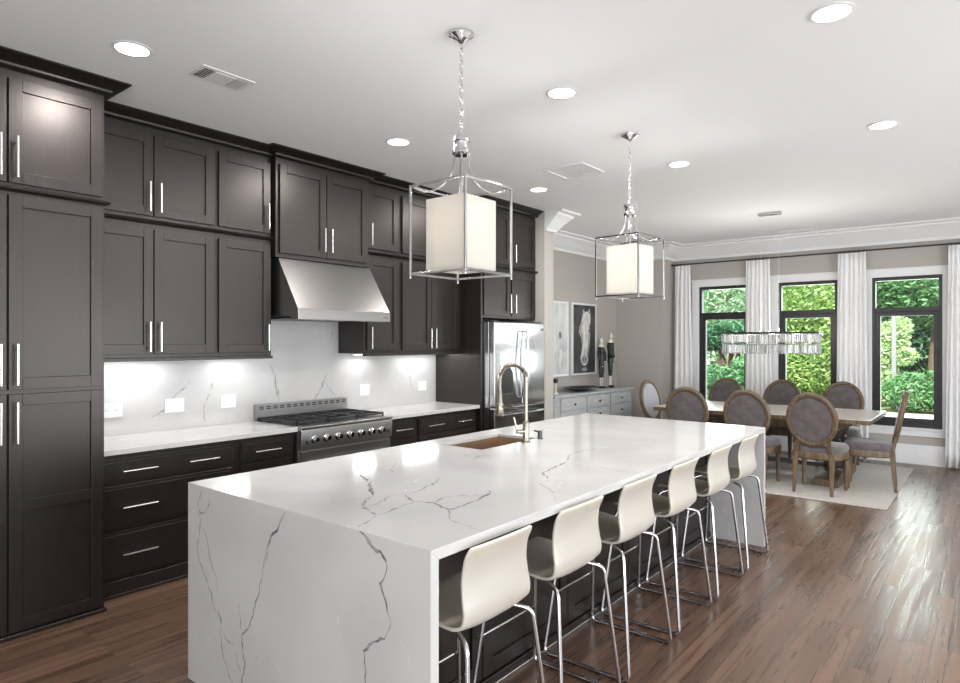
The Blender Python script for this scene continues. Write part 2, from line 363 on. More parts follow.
def cab(label, y0, y1, z0, z1, dep, doors, dz, hz, name='wall_cabinet', group=None, crown=None, ledge=None, rail=False, mids=(), side_gap=0, x0=.002, foot=False, hl=.2):
    r = thing(name, label, 'cabinet', (0, y0, z0), 0, group); w_, h = y1 - y0, z1 - z0
    MB().box(x0, dep - .02, 0, w_, 0, h).build('body', M['espresso'], r, bevel=.0015)
    for a, b, side in doors:
        hy = None if side is None else (a + .032 if side == 'l' else b - .032)
        door(r, dep - .0195, a - y0, b - y0, dz[0] - z0, dz[1] - z0, None if hy is None else hy - y0, None if hz is None else hz - z0, [q - z0 for q in mids], hl)
    if crown:   # plan path
        MB().sweep([(o, z - z0 + 3.035) for o, z in CROWN], [(x, y - y0) for x, y in crown]).build('crown_molding', M['espresso'], r, smooth=50)
    if ledge:
        q = MB(); q.sweep([(o, z + ledge - z0) for o, z in LEDGE], [(dep, 0), (dep, w_)])
        q.build('ledge_molding', M['espresso'], r, smooth=50)
    if rail:
        MB().box(dep - .04, dep + .006, 0, w_, -.022, -.0005).build('light_rail', M['espresso'], r, bevel=.002)
    if foot:
        MB().box(dep - .02, dep + .012, 0, w_, 0, .022).build('shoe_molding', M['espresso'], r, bevel=.006)
    return r
PX = .78
g_t, g_u, g_l = 'upper tier of dark wall cabinets', 'upper tier of dark wall cabinets', 'lower tier of dark wall cabinets'
pd = lambda a, b: [(.595, 1.052, 'r'), (1.062, 1.52, 'l')]
pr_ = thing('pantry_cabinet', 'floor-standing dark espresso pantry cabinet with tall doors at the left edge', 'cabinet', (0, .585, 0))
MB().box(.002, PX - .02, 0, .95, 0, 2.395).build('body', M['espresso'], pr_, bevel=.0015)
for a, b, s in pd(0, 0):
    hy = (a + .032 if s == 'l' else b - .032) - .585
    door(pr_, PX - .0195, a - .585, b - .585, 1.325, 2.365, hy, 1.46, hl=.22)
    door(pr_, PX - .0195, a - .585, b - .585, .035, 1.30, hy, 1.15, mids=(.70,), hl=.22)
MB().sweep([(o, z + 2.395) for o, z in LEDGE], [(PX, 0), (PX, .95), (.41, .95)]).build('ledge_molding', M['espresso'], pr_, smooth=50)
MB().box(PX - .02, PX + .012, 0, .955, 0, .022).build('shoe_molding', M['espresso'], pr_, bevel=.006)
cab('dark cabinet with two doors stacked on top of the tall pantry at left', .585, 1.535, 2.408, 3.042, PX, pd(0, 0), (2.43, 2.987), 2.565, name='stacked_cabinet', crown=[(PX, .585), (PX, 1.535), (.51, 1.535)], hl=.22)
UX = .40
def pair(a, b): m = (a + b) / 2; return [(a, m - .004, 'r'), (m + .004, b, 'l')]
Y = dict(UL1=(1.536, 2.43), UL2=(2.43, 2.895), H=(2.897, 3.873), UR1=(3.85, 4.29), UR2=(4.29, 5.193))
def tier(k, doors, lab_low, lab_up, crown):
    a, b = Y[k]
    cab(lab_low, a, b, 1.472, 2.383, UX, doors, (1.50, 2.345), 1.615, group=g_l, rail=True, ledge=2.3955)
    cab(lab_up, a, b, 2.408, 3.042, UX, doors, (2.435, 2.987), 2.56, group=g_t, crown=crown)
tier('UL1', pair(1.553, 2.41), 'two-door lower wall cabinet beside the tall pantry, above the left backsplash', 'two-door upper wall cabinet under the ceiling beside the pantry', [(UX, 1.536), (UX, 2.43)])
tier('UL2', [(2.45, 2.878, 'r')], 'single-door lower wall cabinet just left of the steel range hood', 'single-door upper wall cabinet just left of the hood cabinet', [(UX, 2.43), (UX, 2.893)])
tier('UR1', [(3.875, 4.262, 'l')], 'single-door lower wall cabinet just right of the steel range hood', 'single-door upper wall cabinet just right of the hood cabinet', [(UX, 3.852), (UX, 4.29)])
tier('UR2', pair(4.318, 5.135), 'two-door lower wall cabinet next to the fridge side panel', 'two-door upper wall cabinet between hood and fridge, partly behind the near lantern', [(UX, 4.29), (UX, 5.193)])
hc = cab('taller stepped-forward dark cabinet with two doors directly above the range hood', 2.897, 3.848, 2.25, 3.042, .46, pair(2.925, 3.825), (2.285, 2.987), 2.43, name='hood_cabinet', crown=[(.41, 2.897), (.46, 2.897), (.46, 3.848), (.41, 3.848)])
FX = .65
fp = thing('fridge_side_panel', 'tall dark panel between the worktop and the fridge', 'panel', (0, 5.194, 0))
MB().box(.002, .66, 0, .028, 0, 3.042).build('panel_board', M['espresso'], fp, bevel=.0015)
MB().sweep([(o, z + 3.035) for o, z in CROWN], [(.51, 0), (FX, 0), (FX, .028)]).build('crown_molding', M['espresso'], fp, smooth=50)
cab('lower two-door cabinet directly above the steel fridge', 5.223, 6.247, 1.835, 2.383, FX, [(5.262, 5.735, 'r'), (5.765, 6.225, 'l')], (1.865, 2.345), 2.0, name='fridge_cabinet', ledge=2.3955, group='cabinets above the fridge')
cab('upper two-door cabinet above the fridge, touching the ceiling', 5.223, 6.247, 2.408, 3.042, FX, [(5.262, 5.735, 'r'), (5.765, 6.225, 'l')], (2.435, 2.987), 2.56, name='fridge_cabinet', crown=[(FX, 5.223), (FX, 6.247)], group='cabinets above the fridge')

def base_cab(label, y0, y1, fronts, doors=()):
    r = thing('base_cabinet', label, 'cabinet', (0, y0, 0), 0, 'dark base cabinets under the worktop'); w_ = y1 - y0
    MB().box(.022, .60, 0, w_, 0, .884).build('body', M['espresso'], r, bevel=.0015)
    MB().box(.60, .618, 0, w_, 0, .10).box(.60, .63, 0, w_, 0, .018).build('plinth', M['espresso'], r, bevel=.004)
    for a, b, z0, z1, hs in fronts:
        m = MB().box(.6, .616, a - y0, b - y0, z0, z1).box(.612, .621, a - y0 + .022, b - y0 - .022, z0 + .02, z1 - .02)
        d = m.build('drawer', M['espresso'], r, bevel=.003)
        for h in hs: handle(d, .619, h - y0, (z0 + z1) / 2, .21, False)
    for a, b, z0, z1, hy in doors: door(r, .6, a - y0, b - y0, z0, z1, hy - y0, z1 - .17)
base_cab('wide dark drawer base beside the pantry with a two-handled top drawer', 1.536, 2.465, [(1.56, 2.435, .70, .853, (1.79, 2.21)), (1.56, 2.435, .415, .688, (1.79, 2.21)), (1.56, 2.435, .115, .403, (1.79, 2.21))])
base_cab('narrow dark drawer base just left of the range', 2.466, 2.955, [(2.495, 2.915, .70, .853, (2.70,))], [(2.495, 2.915, .115, .688, 2.88)])
base_cab('narrow dark drawer base just right of the range', 3.917, 4.29, [(3.945, 4.255, .70, .853, (4.10,))], [(3.945, 4.255, .115, .688, 3.98)])
base_cab('wide dark drawer base beside the fridge panel', 4.291, 5.193, [(4.32, 5.165, .70, .853, (4.53, 4.95)), (4.32, 5.165, .415, .688, (4.53, 4.95)), (4.32, 5.165, .115, .403, (4.53, 4.95))])
def worktop(label, y0, y1, v):
    m = MB().box(.021, .65, y0, y1, .885, .92); m.veins(v, lambda a, b: (a, b, .9203))
    tag(m.build('worktop', STONE, bevel=.003), label, 'worktop', 'stone worktops along the wall')
worktop('white stone worktop left of the range, next to the pantry', 1.536, 2.956, [(3, .02, [(.1, 1.7), (.3, 1.9), (.36, 2.2), (.6, 2.4)]), (3, .02, [(.5, 2.3), (.3, 2.6), (.35, 2.9)])] and [(2, .02, [(.1, 1.7), (.3, 1.9), (.36, 2.2), (.6, 2.4)]), (2, .016, [(.5, 2.3), (.3, 2.6), (.35, 2.9)])])
worktop('white stone worktop right of the range, next to the fridge panel', 3.916, 5.193, [(2, .016, [(.6, 4.0), (.3, 4.3), (.3, 4.8), (.15, 5.1)])])
VEIN_END=[(1,0.011,[(2.017,0.904),(1.993,0.852),(1.987,0.825),(2.01,0.795),(2.048,0.804),(2.082,0.84),(2.094,0.902)]),
 (1,0.009,[(2.001,0.792),(2.007,0.745),(1.993,0.685),(1.982,0.613),(1.987,0.576)]),
 (1,0.01,[(2.017,0.734),(2.062,0.699),(2.082,0.651),(2.087,0.598)]),
 (0,0.012,[(2.673,0.913),(2.631,0.849),(2.576,0.797),(2.554,0.754),(2.541,0.69)]),
 (0,0.009,[(1.986,0.608),(2.021,0.553),(2.074,0.49),(2.113,0.43),(2.147,0.377)]),
 (1,0.034,[(2.159,0.382),(2.189,0.354),(2.184,0.323),(2.197,0.3)]),
 (1,0.013,[(2.197,0.3),(2.225,0.287),(2.262,0.274),(2.314,0.278),(2.314,0.204),(2.355,0.172)]),
 (0,0.008,[(2.179,0.317),(2.192,0.252),(2.213,0.19),(2.246,0.149),(2.289,0.104),(2.317,0.055)]),
 (1,0.013,[(2.084,0.633),(2.113,0.569),(2.147,0.534),(2.164,0.477)]),
 (2,0.008,[(2.164,0.477),(2.156,0.44),(2.159,0.398)]),
 (0,0.011,[(2.549,0.729),(2.524,0.661),(2.493,0.557),(2.46,0.485),(2.426,0.411),(2.411,0.378),(2.36,0.335),(2.366,0.27),(2.386,0.219),(2.36,0.134),(2.348,0.033)]),
 (0,0.008,[(2.329,0.467),(2.345,0.413),(2.355,0.333)]),
 (2,0.007,[(1.89,0.203),(1.982,0.221),(2.079,0.233),(2.156,0.306)]),
 (2,0.006,[(2.401,0.355),(2.481,0.322)]),
 (2,0.007,[(2.401,0.252),(2.524,0.287),(2.593,0.297),(2.654,0.262)]),
 (0,0.02,[(3.118,0.919),(3.155,0.904),(3.18,0.88),(3.24,0.855),(3.258,0.831)]),
 (0,0.012,[(3.258,0.831),(3.246,0.788),(3.225,0.761),(3.252,0.709),(3.275,0.651),(3.27,0.618)]),
 (0,0.012,[(3.27,0.618),(3.246,0.579),(3.168,0.535),(3.14,0.506),(3.145,0.466),(3.149,0.399),(3.162,0.306)]),
 (2,0.009,[(3.053,0.624),(3.0,0.584),(2.996,0.557),(3.02,0.487)]),
 (2,0.007,[(3.327,0.602),(3.366,0.544),(3.355,0.501)])]
VEIN_TOP=[(0,0.022,[(2.395,2.094),(2.515,2.039),(2.661,1.929),(2.764,1.852)]),
 (1,0.02,[(2.764,1.852),(2.812,1.764),(2.88,1.701),(2.95,1.665),(3.021,1.636)]),
 (1,0.016,[(3.021,1.636),(3.048,1.575),(3.064,1.525),(3.088,1.496)]),
 (1,0.009,[(2.724,1.653),(2.731,1.706),(2.782,1.781)]),
 (1,0.012,[(2.883,1.723),(2.882,1.78),(2.827,1.89),(2.857,1.94)]),
 (1,0.014,[(3.011,1.645),(3.006,1.728),(2.988,1.807),(2.98,1.88)]),
 (1,0.02,[(2.98,1.88),(2.931,1.901),(2.871,1.938)]),
 (2,0.014,[(2.852,1.945),(2.777,2.047),(2.681,2.212)]),
 (1,0.014,[(2.861,1.953),(2.857,2.04),(2.798,2.215),(2.734,2.3)]),
 (0,0.014,[(2.976,1.884),(3.058,1.923),(3.17,1.88),(3.179,1.962),(3.168,2.073),(3.13,2.192)]),
 (1,0.018,[(3.058,1.923),(3.024,2.019)]),
 (1,0.01,[(3.024,2.019),(3.065,2.095),(3.135,2.139)]),
 (2,0.009,[(3.051,1.978),(3.114,2.038),(3.145,2.075)]),
 (1,0.01,[(3.173,1.882),(3.264,1.782),(3.339,1.763),(3.439,1.739)]),
 (2,0.02,[(2.374,2.278),(2.379,2.314),(2.262,2.496)]),
 (1,0.02,[(2.396,2.296),(2.473,2.233)]),
 (2,0.016,[(2.534,2.314),(2.476,2.393),(2.493,2.44)]),
 (2,0.012,[(2.441,2.678),(2.496,2.761),(2.588,2.76),(2.504,2.924),(2.539,2.953)]),
 (2,0.012,[(2.496,2.761),(2.418,2.896),(2.473,2.9)]),
 (2,0.02,[(1.946,2.641),(2.107,2.524),(2.124,2.537)]),
 (2,0.006,[(2.527,2.189),(2.748,2.379)]),
 (0,0.016,[(3.167,2.093),(3.133,2.196),(3.094,2.232)]),
 (1,0.009,[(3.098,2.101),(3.128,2.169)]),
 (0,0.014,[(3.006,3.048),(3.037,2.881),(3.068,2.716),(3.161,2.607)]),
 (2,0.01,[(3.066,2.745),(3.24,2.627),(3.321,2.44)]),
 (1,0.01,[(3.186,2.504),(3.202,2.586),(3.245,2.62)]),
 (1,0.012,[(3.186,2.504),(3.349,2.371),(3.419,2.276)]),
 (1,0.012,[(3.006,3.048),(2.916,3.218),(2.894,3.409),(2.916,3.534)]),
 (2,0.01,[(2.916,3.534),(3.017,3.804)]),
 (2,0.01,[(3.014,3.034),(3.129,3.022),(3.173,3.024),(3.224,2.873)]),
 (1,0.01,[(3.189,3.037),(3.307,3.002),(3.401,2.986)]),
 (1,0.02,[(2.576,2.751),(2.522,2.86),(2.554,2.926)]),
 (2,0.012,[(3.008,3.787),(3.067,4.118),(3.182,4.287)]),
 (2,0.01,[(3.159,3.03),(3.223,3.016)]),
 (2,0.012,[(2.899,3.496),(2.967,3.66)]),
 (2,0.01,[(3.087,3.757),(3.228,3.918)]),
 (2,0.008,[(2.49,4.4),(2.726,4.523)])]
VEIN_SPLASH=[(1,0.016,[(2.421,1.291),(2.385,1.228),(2.306,1.176),(2.285,1.142)]),
 (1,0.024,[(2.134,1.028),(2.195,1.058),(2.236,1.075)]),
 (2,0.012,[(2.363,1.043),(2.458,1.052)]),
 (1,0.014,[(2.611,1.29),(2.595,1.216),(2.534,1.087),(2.534,0.948)]),
 (1,0.016,[(3.115,1.395),(3.17,1.265),(3.188,1.134),(3.207,1.052)]),
 (1,0.014,[(3.161,1.3),(3.188,1.177),(3.216,1.062)]),
 (0,0.012,[(3.704,1.278),(3.651,1.151),(3.558,1.037)]),
 (0,0.011,[(3.698,1.2),(3.823,1.053)]),
 (2,0.012,[(3.578,1.753),(3.589,1.548)]),
 (1,0.012,[(3.79,1.758),(3.747,1.565)]),
 (2,0.01,[(3.179,1.55),(3.254,1.615),(3.359,1.632),(3.378,1.765)]),
 (1,0.014,[(4.785,1.225),(4.841,1.063),(4.869,0.961)]),
 (2,0.014,[(4.203,1.267),(4.143,1.159)]),
 (2,0.01,[(4.388,1.203),(4.413,1.145)]),
 (2,0.01,[(5.101,1.109),(5.116,0.964)])]
m = MB().box(.001, .02, 1.536, 5.193, .9, 1.4715).box(.001, .0199, 2.897, 3.848, 1.4715, 1.80)
for y in (2.72, 3.35, 4.55): m.box(.0195, .0203, y - .0008, y + .0008, .92, 1.47, 3)
m.veins(VEIN_SPLASH, lambda a, b: (.0204, a, b))
tag(m.build('backsplash', STONE), 'white veined stone backsplash behind the range and worktops', 'backsplash')
def outlet(label, y, z, w_, kind):
    r = thing('wall_outlet', label, 'outlet', (.0208, y, z), 0, 'white wall plates on the backsplash')
    h = .104; MB().box(0, .007, -w_ / 2, w_ / 2, -h / 2, h / 2).build('plate', M['plate'], r, bevel=.002)
    if kind == 'switch':
        for t in (-.022, .022): MB().box(.0065, .010, -w_ / 2 + .02, w_ / 2 - .02, t - .016, t + .016).build('rocker', M['plate'], r, bevel=.002)
    else:
        for t in ((-.032, .032) if w_ > .115 else (0,)):
            s = MB().box(.0065, .009, t - .017, t + .017, -.02, .02).build('socket', M['plate'], r, bevel=.002)
            q = MB()
            for d in (-.006, .006): q.box(.0088, .0093, t + d - .0012, t + d + .0012, -.006, .006)
            q.build('slot', M['black'], s)
outlet('white double outlet plate beside the pantry, leftmost on the backsplash', 1.855, 1.10, .15, 'o')
outlet('blank white switch plate second from the pantry', 2.30, 1.10, .145, 'switch')
outlet('white double outlet plate just left of the range', 2.735, 1.10, .13, 'o')
outlet('white switch plate right of the range', 4.165, 1.105, .125, 'switch')
outlet('white outlet plate nearest the fridge panel', 4.975, 1.105, .125, 'o')
UC = [(1.98, .46, 'slim under-cabinet light beside the pantry'), (2.70, .30, 'slim under-cabinet light left of the range'), (4.07, .27, 'slim under-cabinet light right of the range'), (4.84, .50, 'slim under-cabinet light beside the fridge panel')]
for y, l, lb in UC:
    r = thing('cabinet_light', lb, 'light', (.14, y, 1.458), 0, 'under-cabinet lights')
    MB().box(-.03, .03, -l / 2, l / 2, 0, .0135).build('housing', M['plate'], r, bevel=.002)
    MB().box(-.022, .022, -l / 2 + .01, l / 2 - .01, -.002, 0).build('lens', M['led'], r)
    lamp('strip_lamp', 'AREA', (0, 0, -.006), (0, R(-12), 0), 2.4 * l, (.96, .98, 1), r, shape='RECTANGLE', size=.05, size_y=l)

# ------------------------------------------------------------------ range, hood, fridge
r = thing('range_cooker', 'stainless steel gas range with black grates and seven knobs', 'range', (0, 2.961, 0)); RW = .951
MB().box(.03, .645, 0, RW, .06, .905).build('body', M['steel'], r, bevel=.003)
for y in (.06, RW - .06):
    for x in (.1, .58): MB().lathe([(.02, 0), (.02, .06)], (x, y, 0), 12).build('foot', M['chrome'], r)
m = MB().prism([(.645, .742), (.682, .742), (.69, .885), (.685, .90), (.645, .905)], 0, RW); m.build('control_panel', M['steel'], r, bevel=.004)
MB().box(.60, .70, 0, RW, .905, .922).build('front_lip', M['steel'], r, bevel=.006)
MB().box(.075, .60, .005, RW - .005, .905, .914).build('cooktop', M['black'], r, bevel=.002)
q = MB().box(.022, .07, 0, RW, .905, 1.055)
for i in range(14):
    y = .045 + i * (RW - .09) / 13
    for z in (1.018, 1.034): q.box(.0695, .0708, y - .021, y + .021, z - .0045, z + .0045, 1)
q.build('backguard', [M['steel'], M['black']], r)
for i in range(3):
    y0 = .018 + i * .307; g = MB(); z0, z1 = .937, .953
    for a, b, c_, d in [(.085, .595, y0, y0 + .014), (.085, .595, y0 + .287, y0 + .301), (.085, .099, y0, y0 + .301), (.581, .595, y0, y0 + .301), (.333, .347, y0, y0 + .301), (.09, .59, y0 + .144, y0 + .157)]: g.box(a, b, c_, d, z0, z1)
    for cx in (.215, .465):
        for cy in (.075, .226):
            g.box(cx - .06, cx + .06, y0 + cy - .005, y0 + cy + .005, z0, z1)
    for a in (.088, .592):
        for c_ in (y0 + .007, y0 + .294): g.box(a - .006, a + .006, c_ - .006, c_ + .006, .913, z0)
    g.build('grate', M['iron'], r, bevel=.002)
for cx in (.215, .465):
    for i in range(3):
        MB().lathe([(.055, .913), (.055, .92), (.04, .922), (.04, .931), (.0, .934)], (cx, .018 + i * .307 + .15, 0), 18).build('burner', M['black'], r, smooth=30)
Rx = Matrix.Rotation(R(90), 3, 'Y')
for i in range(7):
    y = .125 + i * (.70 / 6); z = .815
    k = MB().lathe([(.031, 0), (.031, .006), (.024, .008), (.022, .036), (.019, .04), (0, .04)], (.684, y, z), 18, 0, Rx).build('knob', M['chrome'], r, smooth=30)
    MB().lathe([(.034, 0), (.034, .003), (0, .003)], (.6835, y, z), 18, 0, Rx).build('bezel', M['black'], k)
for y in (.05, RW - .05): MB().box(.68, .6895, y - .006, y + .006, .785, .81).build('button', M['black'], r)
od = MB().box(.645, .675, .01, RW - .01, .17, .728).build('oven_door', M['steel'], r, bevel=.004)
MB().box(.674, .677, .18, RW - .18, .32, .58).build('oven_window', M['black'], od)
MB().tube([(.725, .07, .645), (.725, RW - .07, .645)], .013, 12).tube([(.67, .1, .645), (.725, .1, .645)], .008).tube([(.67, RW - .1, .645), (.725, RW - .1, .645)], .008).build('handle', M['steel'], od, smooth=35)
MB().box(.62, .655, .01, RW - .01, .065, .16).build('kick_plate', M['steel'], r, bevel=.003)

r = thing('range_hood', 'sloped stainless steel range hood above the gas range', 'hood', (0, 2.925, 1.752)); HW = .95
MB().prism([(.021, .03), (.65, .03), (.695, .085), (.43, .495), (.021, .495)], 0, HW).build('canopy', M['steel'], r, bevel=.003)
MB().box(.60, .70, -.002, HW + .002, 0, .082).build('front_lip', M['steel'], r, bevel=.004)
MB().box(.05, .60, .02, HW - .02, .012, .03).build('filter', M['darksteel'], r, bevel=.002)
MB().box(.6995, .704, HW - .10, HW - .035, .032, .056).build('badge', M['chrome'], r, bevel=.002)

r = thing('refrigerator', 'stainless steel french-door refrigerator with a water dispenser', 'refrigerator', (0, 5.232, 0)); FW = .94
MB().box(.06, .735, 0, FW, .02, 1.785).build('body', M['steel_v'], r, bevel=.004)
MB().box(.1, .70, .03, FW - .03, 0, .02).build('base_grille', M['black'], r)
hf = .495
for i, (a, b) in enumerate([(0, hf - .003), (hf + .003, FW)]):
    d = MB().box(.74, .812, a, b, .898, 1.79).build('door', M['steel_v'], r, bevel=.012, seg=3)
    y = hf + (-.045 if i == 0 else .045)
    pts = spline([(.812, y, 1.70), (.845, y, 1.66), (.866, y, 1.34), (.845, y, 1.02), (.812, y, .98)], 8)
    MB().tube(pts, .013, 10).build('handle', M['steel_v'], d, smooth=40)
    if i == 0:
        MB().box(.811, .8145, .10, .33, 1.335, 1.46).build('dispenser_panel', M['plate'], d, bevel=.003)
        q = MB(); n = 14; poly = [(.10, 1.03), (.33, 1.03)] + [(.215 + .115 * math.cos(math.pi * k / n), 1.205 + .115 * math.sin(math.pi * k / n)) for k in range(n + 1)]
        q.prism(poly, .8115, .8135, 'x'); q.build('dispenser_recess', M['black'], d)
        MB().box(.8125, .83, .15, .28, 1.02, 1.032).build('drip_tray', M['steel_v'], d, bevel=.002)
    else: MB().box(.8115, .8135, FW - .07, FW - .035, 1.70, 1.73).build('badge', M['darksteel'], d)
for z0, z1 in [(.47, .888), (.05, .46)]:
    d = MB().box(.74, .812, 0, FW, z0, z1).build('freezer_drawer', M['steel_v'], r, bevel=.01, seg=3)
    z = z1 - .075
    MB().tube(spline([(.812, .08, z), (.855, .11, z), (.87, FW / 2, z), (.855, FW - .11, z), (.812, FW - .08, z)], 8), .012, 10).build('handle', M['steel_v'], d, smooth=40)
for y in (.05, FW - .05): MB().box(.68, .79, y - .03, y + .03, 1.786, 1.803).build('hinge_cover', M['darksteel'], r, bevel=.003)

# ------------------------------------------------------------------ island
IX0, IX1, IY0, IY1 = 1.893, 3.46, 1.474, 5.231
r = thing('kitchen_island', 'long white veined waterfall island with a dark base', 'island', (0, 0, 0))
m = MB().slab_hole((IX0, IX1, IY0, IY1), (2.06, 2.40, 3.05, 3.66), .882, .92, 0, .038); m.veins(VEIN_TOP, lambda a, b: (a, b, .9203))
m.build('top_slab', STONE, r, bevel=.002)
m = MB().prism([(IY0, 0), (IY0 + .0375, 0), (IY0 + .0375, .882), (IY0, .9195)], IX0, IX1, 'x'); m.veins(VEIN_END, lambda a, b: (a, IY0 - .0003, b)); m.build('waterfall_slab', STONE, r)
m = MB().prism([(IY1, 0), (IY1 - .0375, 0), (IY1 - .0375, .882), (IY1, .9195)], IX0, IX1, 'x')
m.veins([(2, .016, [(3.02, .75), (3.1, .6), (3.07, .4), (3.18, .2), (3.2, .03)]), (2, .013, [(3.35, .8), (3.3, .5), (3.42, .25)])], lambda a, b: (a, IY1 - .0383, b)); m.build('waterfall_slab', STONE, r, bevel=.002)
m = MB()
for a, b, c_, d in [(1.93, 2.03, IY0 + .04, IY1 - .04), (2.43, 3.03, IY0 + .04, IY1 - .04), (2.03, 2.43, IY0 + .04, 3.02), (2.03, 2.43, 3.69, IY1 - .04)]: m.box(a, b, c_, d, 0, .8815)
b_ = m.build('base', M['espresso'], r)
n = 5; L_ = IY1 - IY0 - .08
for i in range(n):
    a = IY0 + .04 + L_ * i / n + .004; b = IY0 + .04 + L_ * (i + 1) / n - .004
    door(r, 3.03, a, b, .06, .87, rail=.07, name='back_panel')
MB().box(3.03, 3.056, IY0 + .039, IY1 - .039, 0, .05).build('plinth', M['espresso'], r, bevel=.004)
MB().box(3.056, 3.064, IY0 + .039, IY1 - .039, 0, .016).build('shoe_strip', M['nickel'], r, bevel=.003)
s = thing('kitchen_sink', 'rectangular copper undermount sink set in the island', 'sink', (2.23, 3.355, .70))
m = MB(); x0, x1, y0, y1 = -.1685, .1685, -.3035, .3035; t = .008; H = .203
m.box(x0, x1, y0, y1, 0, t).box(x0, x0 + t, y0, y1, t, H).box(x1 - t, x1, y0, y1, t, H).box(x0 + t, x1 - t, y0, y0 + t, t, H).box(x0 + t, x1 - t, y1 - t, y1, t, H)
m.build('basin', M['copper'], s)
MB().lathe([(.04, .012), (.04, .015), (.03, .016), (.0, .014)], (0, 0, 0), 18).build('drain', M['copper'], s, smooth=30)
f = thing('kitchen_faucet', 'tall champagne-nickel spring faucet standing behind the island sink', 'faucet', (2.454, 3.444, .9205))
MB().lathe([(.030, 0), (.030, .008), (.022, .012), (.022, .13), (.017, .14), (.0125, .145), (.0125, .40), (.016, .405), (.016, .43), (.0, .435)], (0, 0, 0), 18).build('body', M['champagne'], f, smooth=30)
arc = [(0, 0, .42)] + [(-.107 + .107 * math.cos(R(a)), 0, .42 + .085 * math.sin(R(a))) for a in range(15, 180, 15)] + [(-.214, 0, .40), (-.214, 0, .32)]
sp = spline(arc, 5); hs = MB().tube(sp, .009, 10).build('hose', M['champagne'], f, smooth=40)
coil = []; tot = len(sp) - 1; turns = 34
q = MB()
for k in range(turns * 8):
    t = k / (turns * 8 - 1) * tot; i = min(int(t), tot - 1); p = sp[i].lerp(sp[i + 1], t - i); d = (sp[i + 1] - sp[i]).normalized(); n_ = d.cross(Vector((0, 1, 0))).normalized(); a = k / 8 * 2 * math.pi
    coil.append(p + n_ * (.0145 * math.cos(a)) + Vector((0, 1, 0)) * (.0145 * math.sin(a)))
q.tube(coil, .0032, 5).build('spring', M['champagne'], hs, smooth=60)
MB().lathe([(.020, .160), (.023, .166), (.023, .235), (.015, .26), (.013, .33), (.011, .335)], (-.214, 0, 0), 16).build('spray_head', M['champagne'], f, smooth=30)
MB().tube([(0, 0, .222), (-.19, 0, .222)], .006, 8).lathe([(.027, .212), (.027, .232), (.0235, .232), (.0235, .212)], (-.214, 0, 0), 16).build('holder_arm', M['champagne'], f, smooth=40)
MB().tube([(0, 0, .075), (-.02, -.045, .075), (-.03, -.062, .078)], .014, 10).tube([(-.03, -.058, .08), (-.045, -.075, .17)], .006, 8).build('lever', M['champagne'], f, smooth=40)
f = thing('air_switch', 'small dark nickel button dispenser beside the faucet', 'soap dispenser', (2.43, 3.645, .9205))
MB().lathe([(.022, 0), (.022, .006), (.016, .008), (.016, .05), (.013, .056), (0, .057)], (0, 0, 0), 16).build('stem', M['darksteel'], f, smooth=30)
MB().tube([(0, 0, .045), (-.045, 0, .052)], .007, 8).build('spout', M['darksteel'], f, smooth=40)

# ------------------------------------------------------------------ bar stools (front towards -x, back towards +x)
def make_stool(label):
    r = thing('bar_stool', label, 'bar stool', (0, 0, 0), 0, 'white bar stools along the island')
    P = [(.020, .610), (.042, .624), (.10, .625), (.17, .614), (.25, .604), (.31, .599), (.355, .603), (.386, .625), (.398, .672), (.392, .730), (.388, .785), (.397, .845), (.422, .900)]
    HWs = [.165, .180, .186, .190, .192, .193, .193, .192, .190, .187, .184, .182, .186]
    pts = spline([(a, 0, b) for a, b in P], 4); ws = [v.x for v in spline([(h, 0, 0) for h in HWs], 4)]
    rows = []; nu = 17
    for i, (p, h) in enumerate(zip(pts, ws)):
        t = i / (len(pts) - 1); row = []
        nb = max(0, min(1, (t - .52) / .2))           # seat -> back blend
        end = max(0, 1 - min(t, 1 - t) / .06)
        for k in range(nu):
            u = -1 + 2 * k / (nu - 1)
            hh = h * (1 - .07 * end * end)
            c = abs(u) ** 2.6
            row.append((p.x - nb * .012 * c + (0 if t > .1 else .012 * c), u * hh, p.z + (1 - nb) * .016 * c - (end if t > .9 else 0) * .003 * c))
        rows.append(row)
    m = MB(); vs = [v for q in rows for v in q]; fs = [(i * nu + k, i * nu + k + 1, (i + 1) * nu + k + 1, (i + 1) * nu + k) for i in range(len(rows) - 1) for k in range(nu - 1)]
    m.add(vs, fs); o = m.build('seat_shell', M['shell'], r, smooth=60)
    sd = o.modifiers.new('thick', 'SOLIDIFY'); sd.thickness = .011; sd.offset = 0
    bv = o.modifiers.new('bevel', 'BEVEL'); bv.width = .004; bv.segments = 2; bv.limit_method = 'ANGLE'; bv.angle_limit = R(50)
    for s in (-1, 1):
        pts = fillet([(.09, s * .10, .600), (.05, s * .17, .588), (-.005, s * .245, .0105), (.462, s * .245, .0105), (.404, s * .190, .578), (.34, s * .158, .590)], .032, 6)
        MB().tube(pts, .0090, 10).build('leg', M['chrome'], r, smooth=40)
        for x in (.03, .40): MB().box(x - .012, x + .012, s * .245 - .008, s * .245 + .008, 0, .005).build('glide', M['black'], r)
    a, z = -.005 + .02 * .42, .285
    MB().tube([(.005, -.217, z), (.005, .217, z)], .008, 10).build('footrest', M['chrome'], r, smooth=40)
    for s in (-1, 1): MB().box(.05, .25, s * .10 - .012, s * .10 + .012, .580, .606).build('seat_bracket', M['chrome'], r, bevel=.003)
    return r
names = ['white glossy bar stool nearest the camera, at the near end of the island', 'second white bar stool from the near end of the island', 'third white bar stool from the near end of the island',
         'fourth white bar stool counted from the near end of the island', 'white bar stool next to last along the island, towards the dining table', 'farthest white bar stool, in front of the far waterfall slab']
stool = make_stool(names[0])
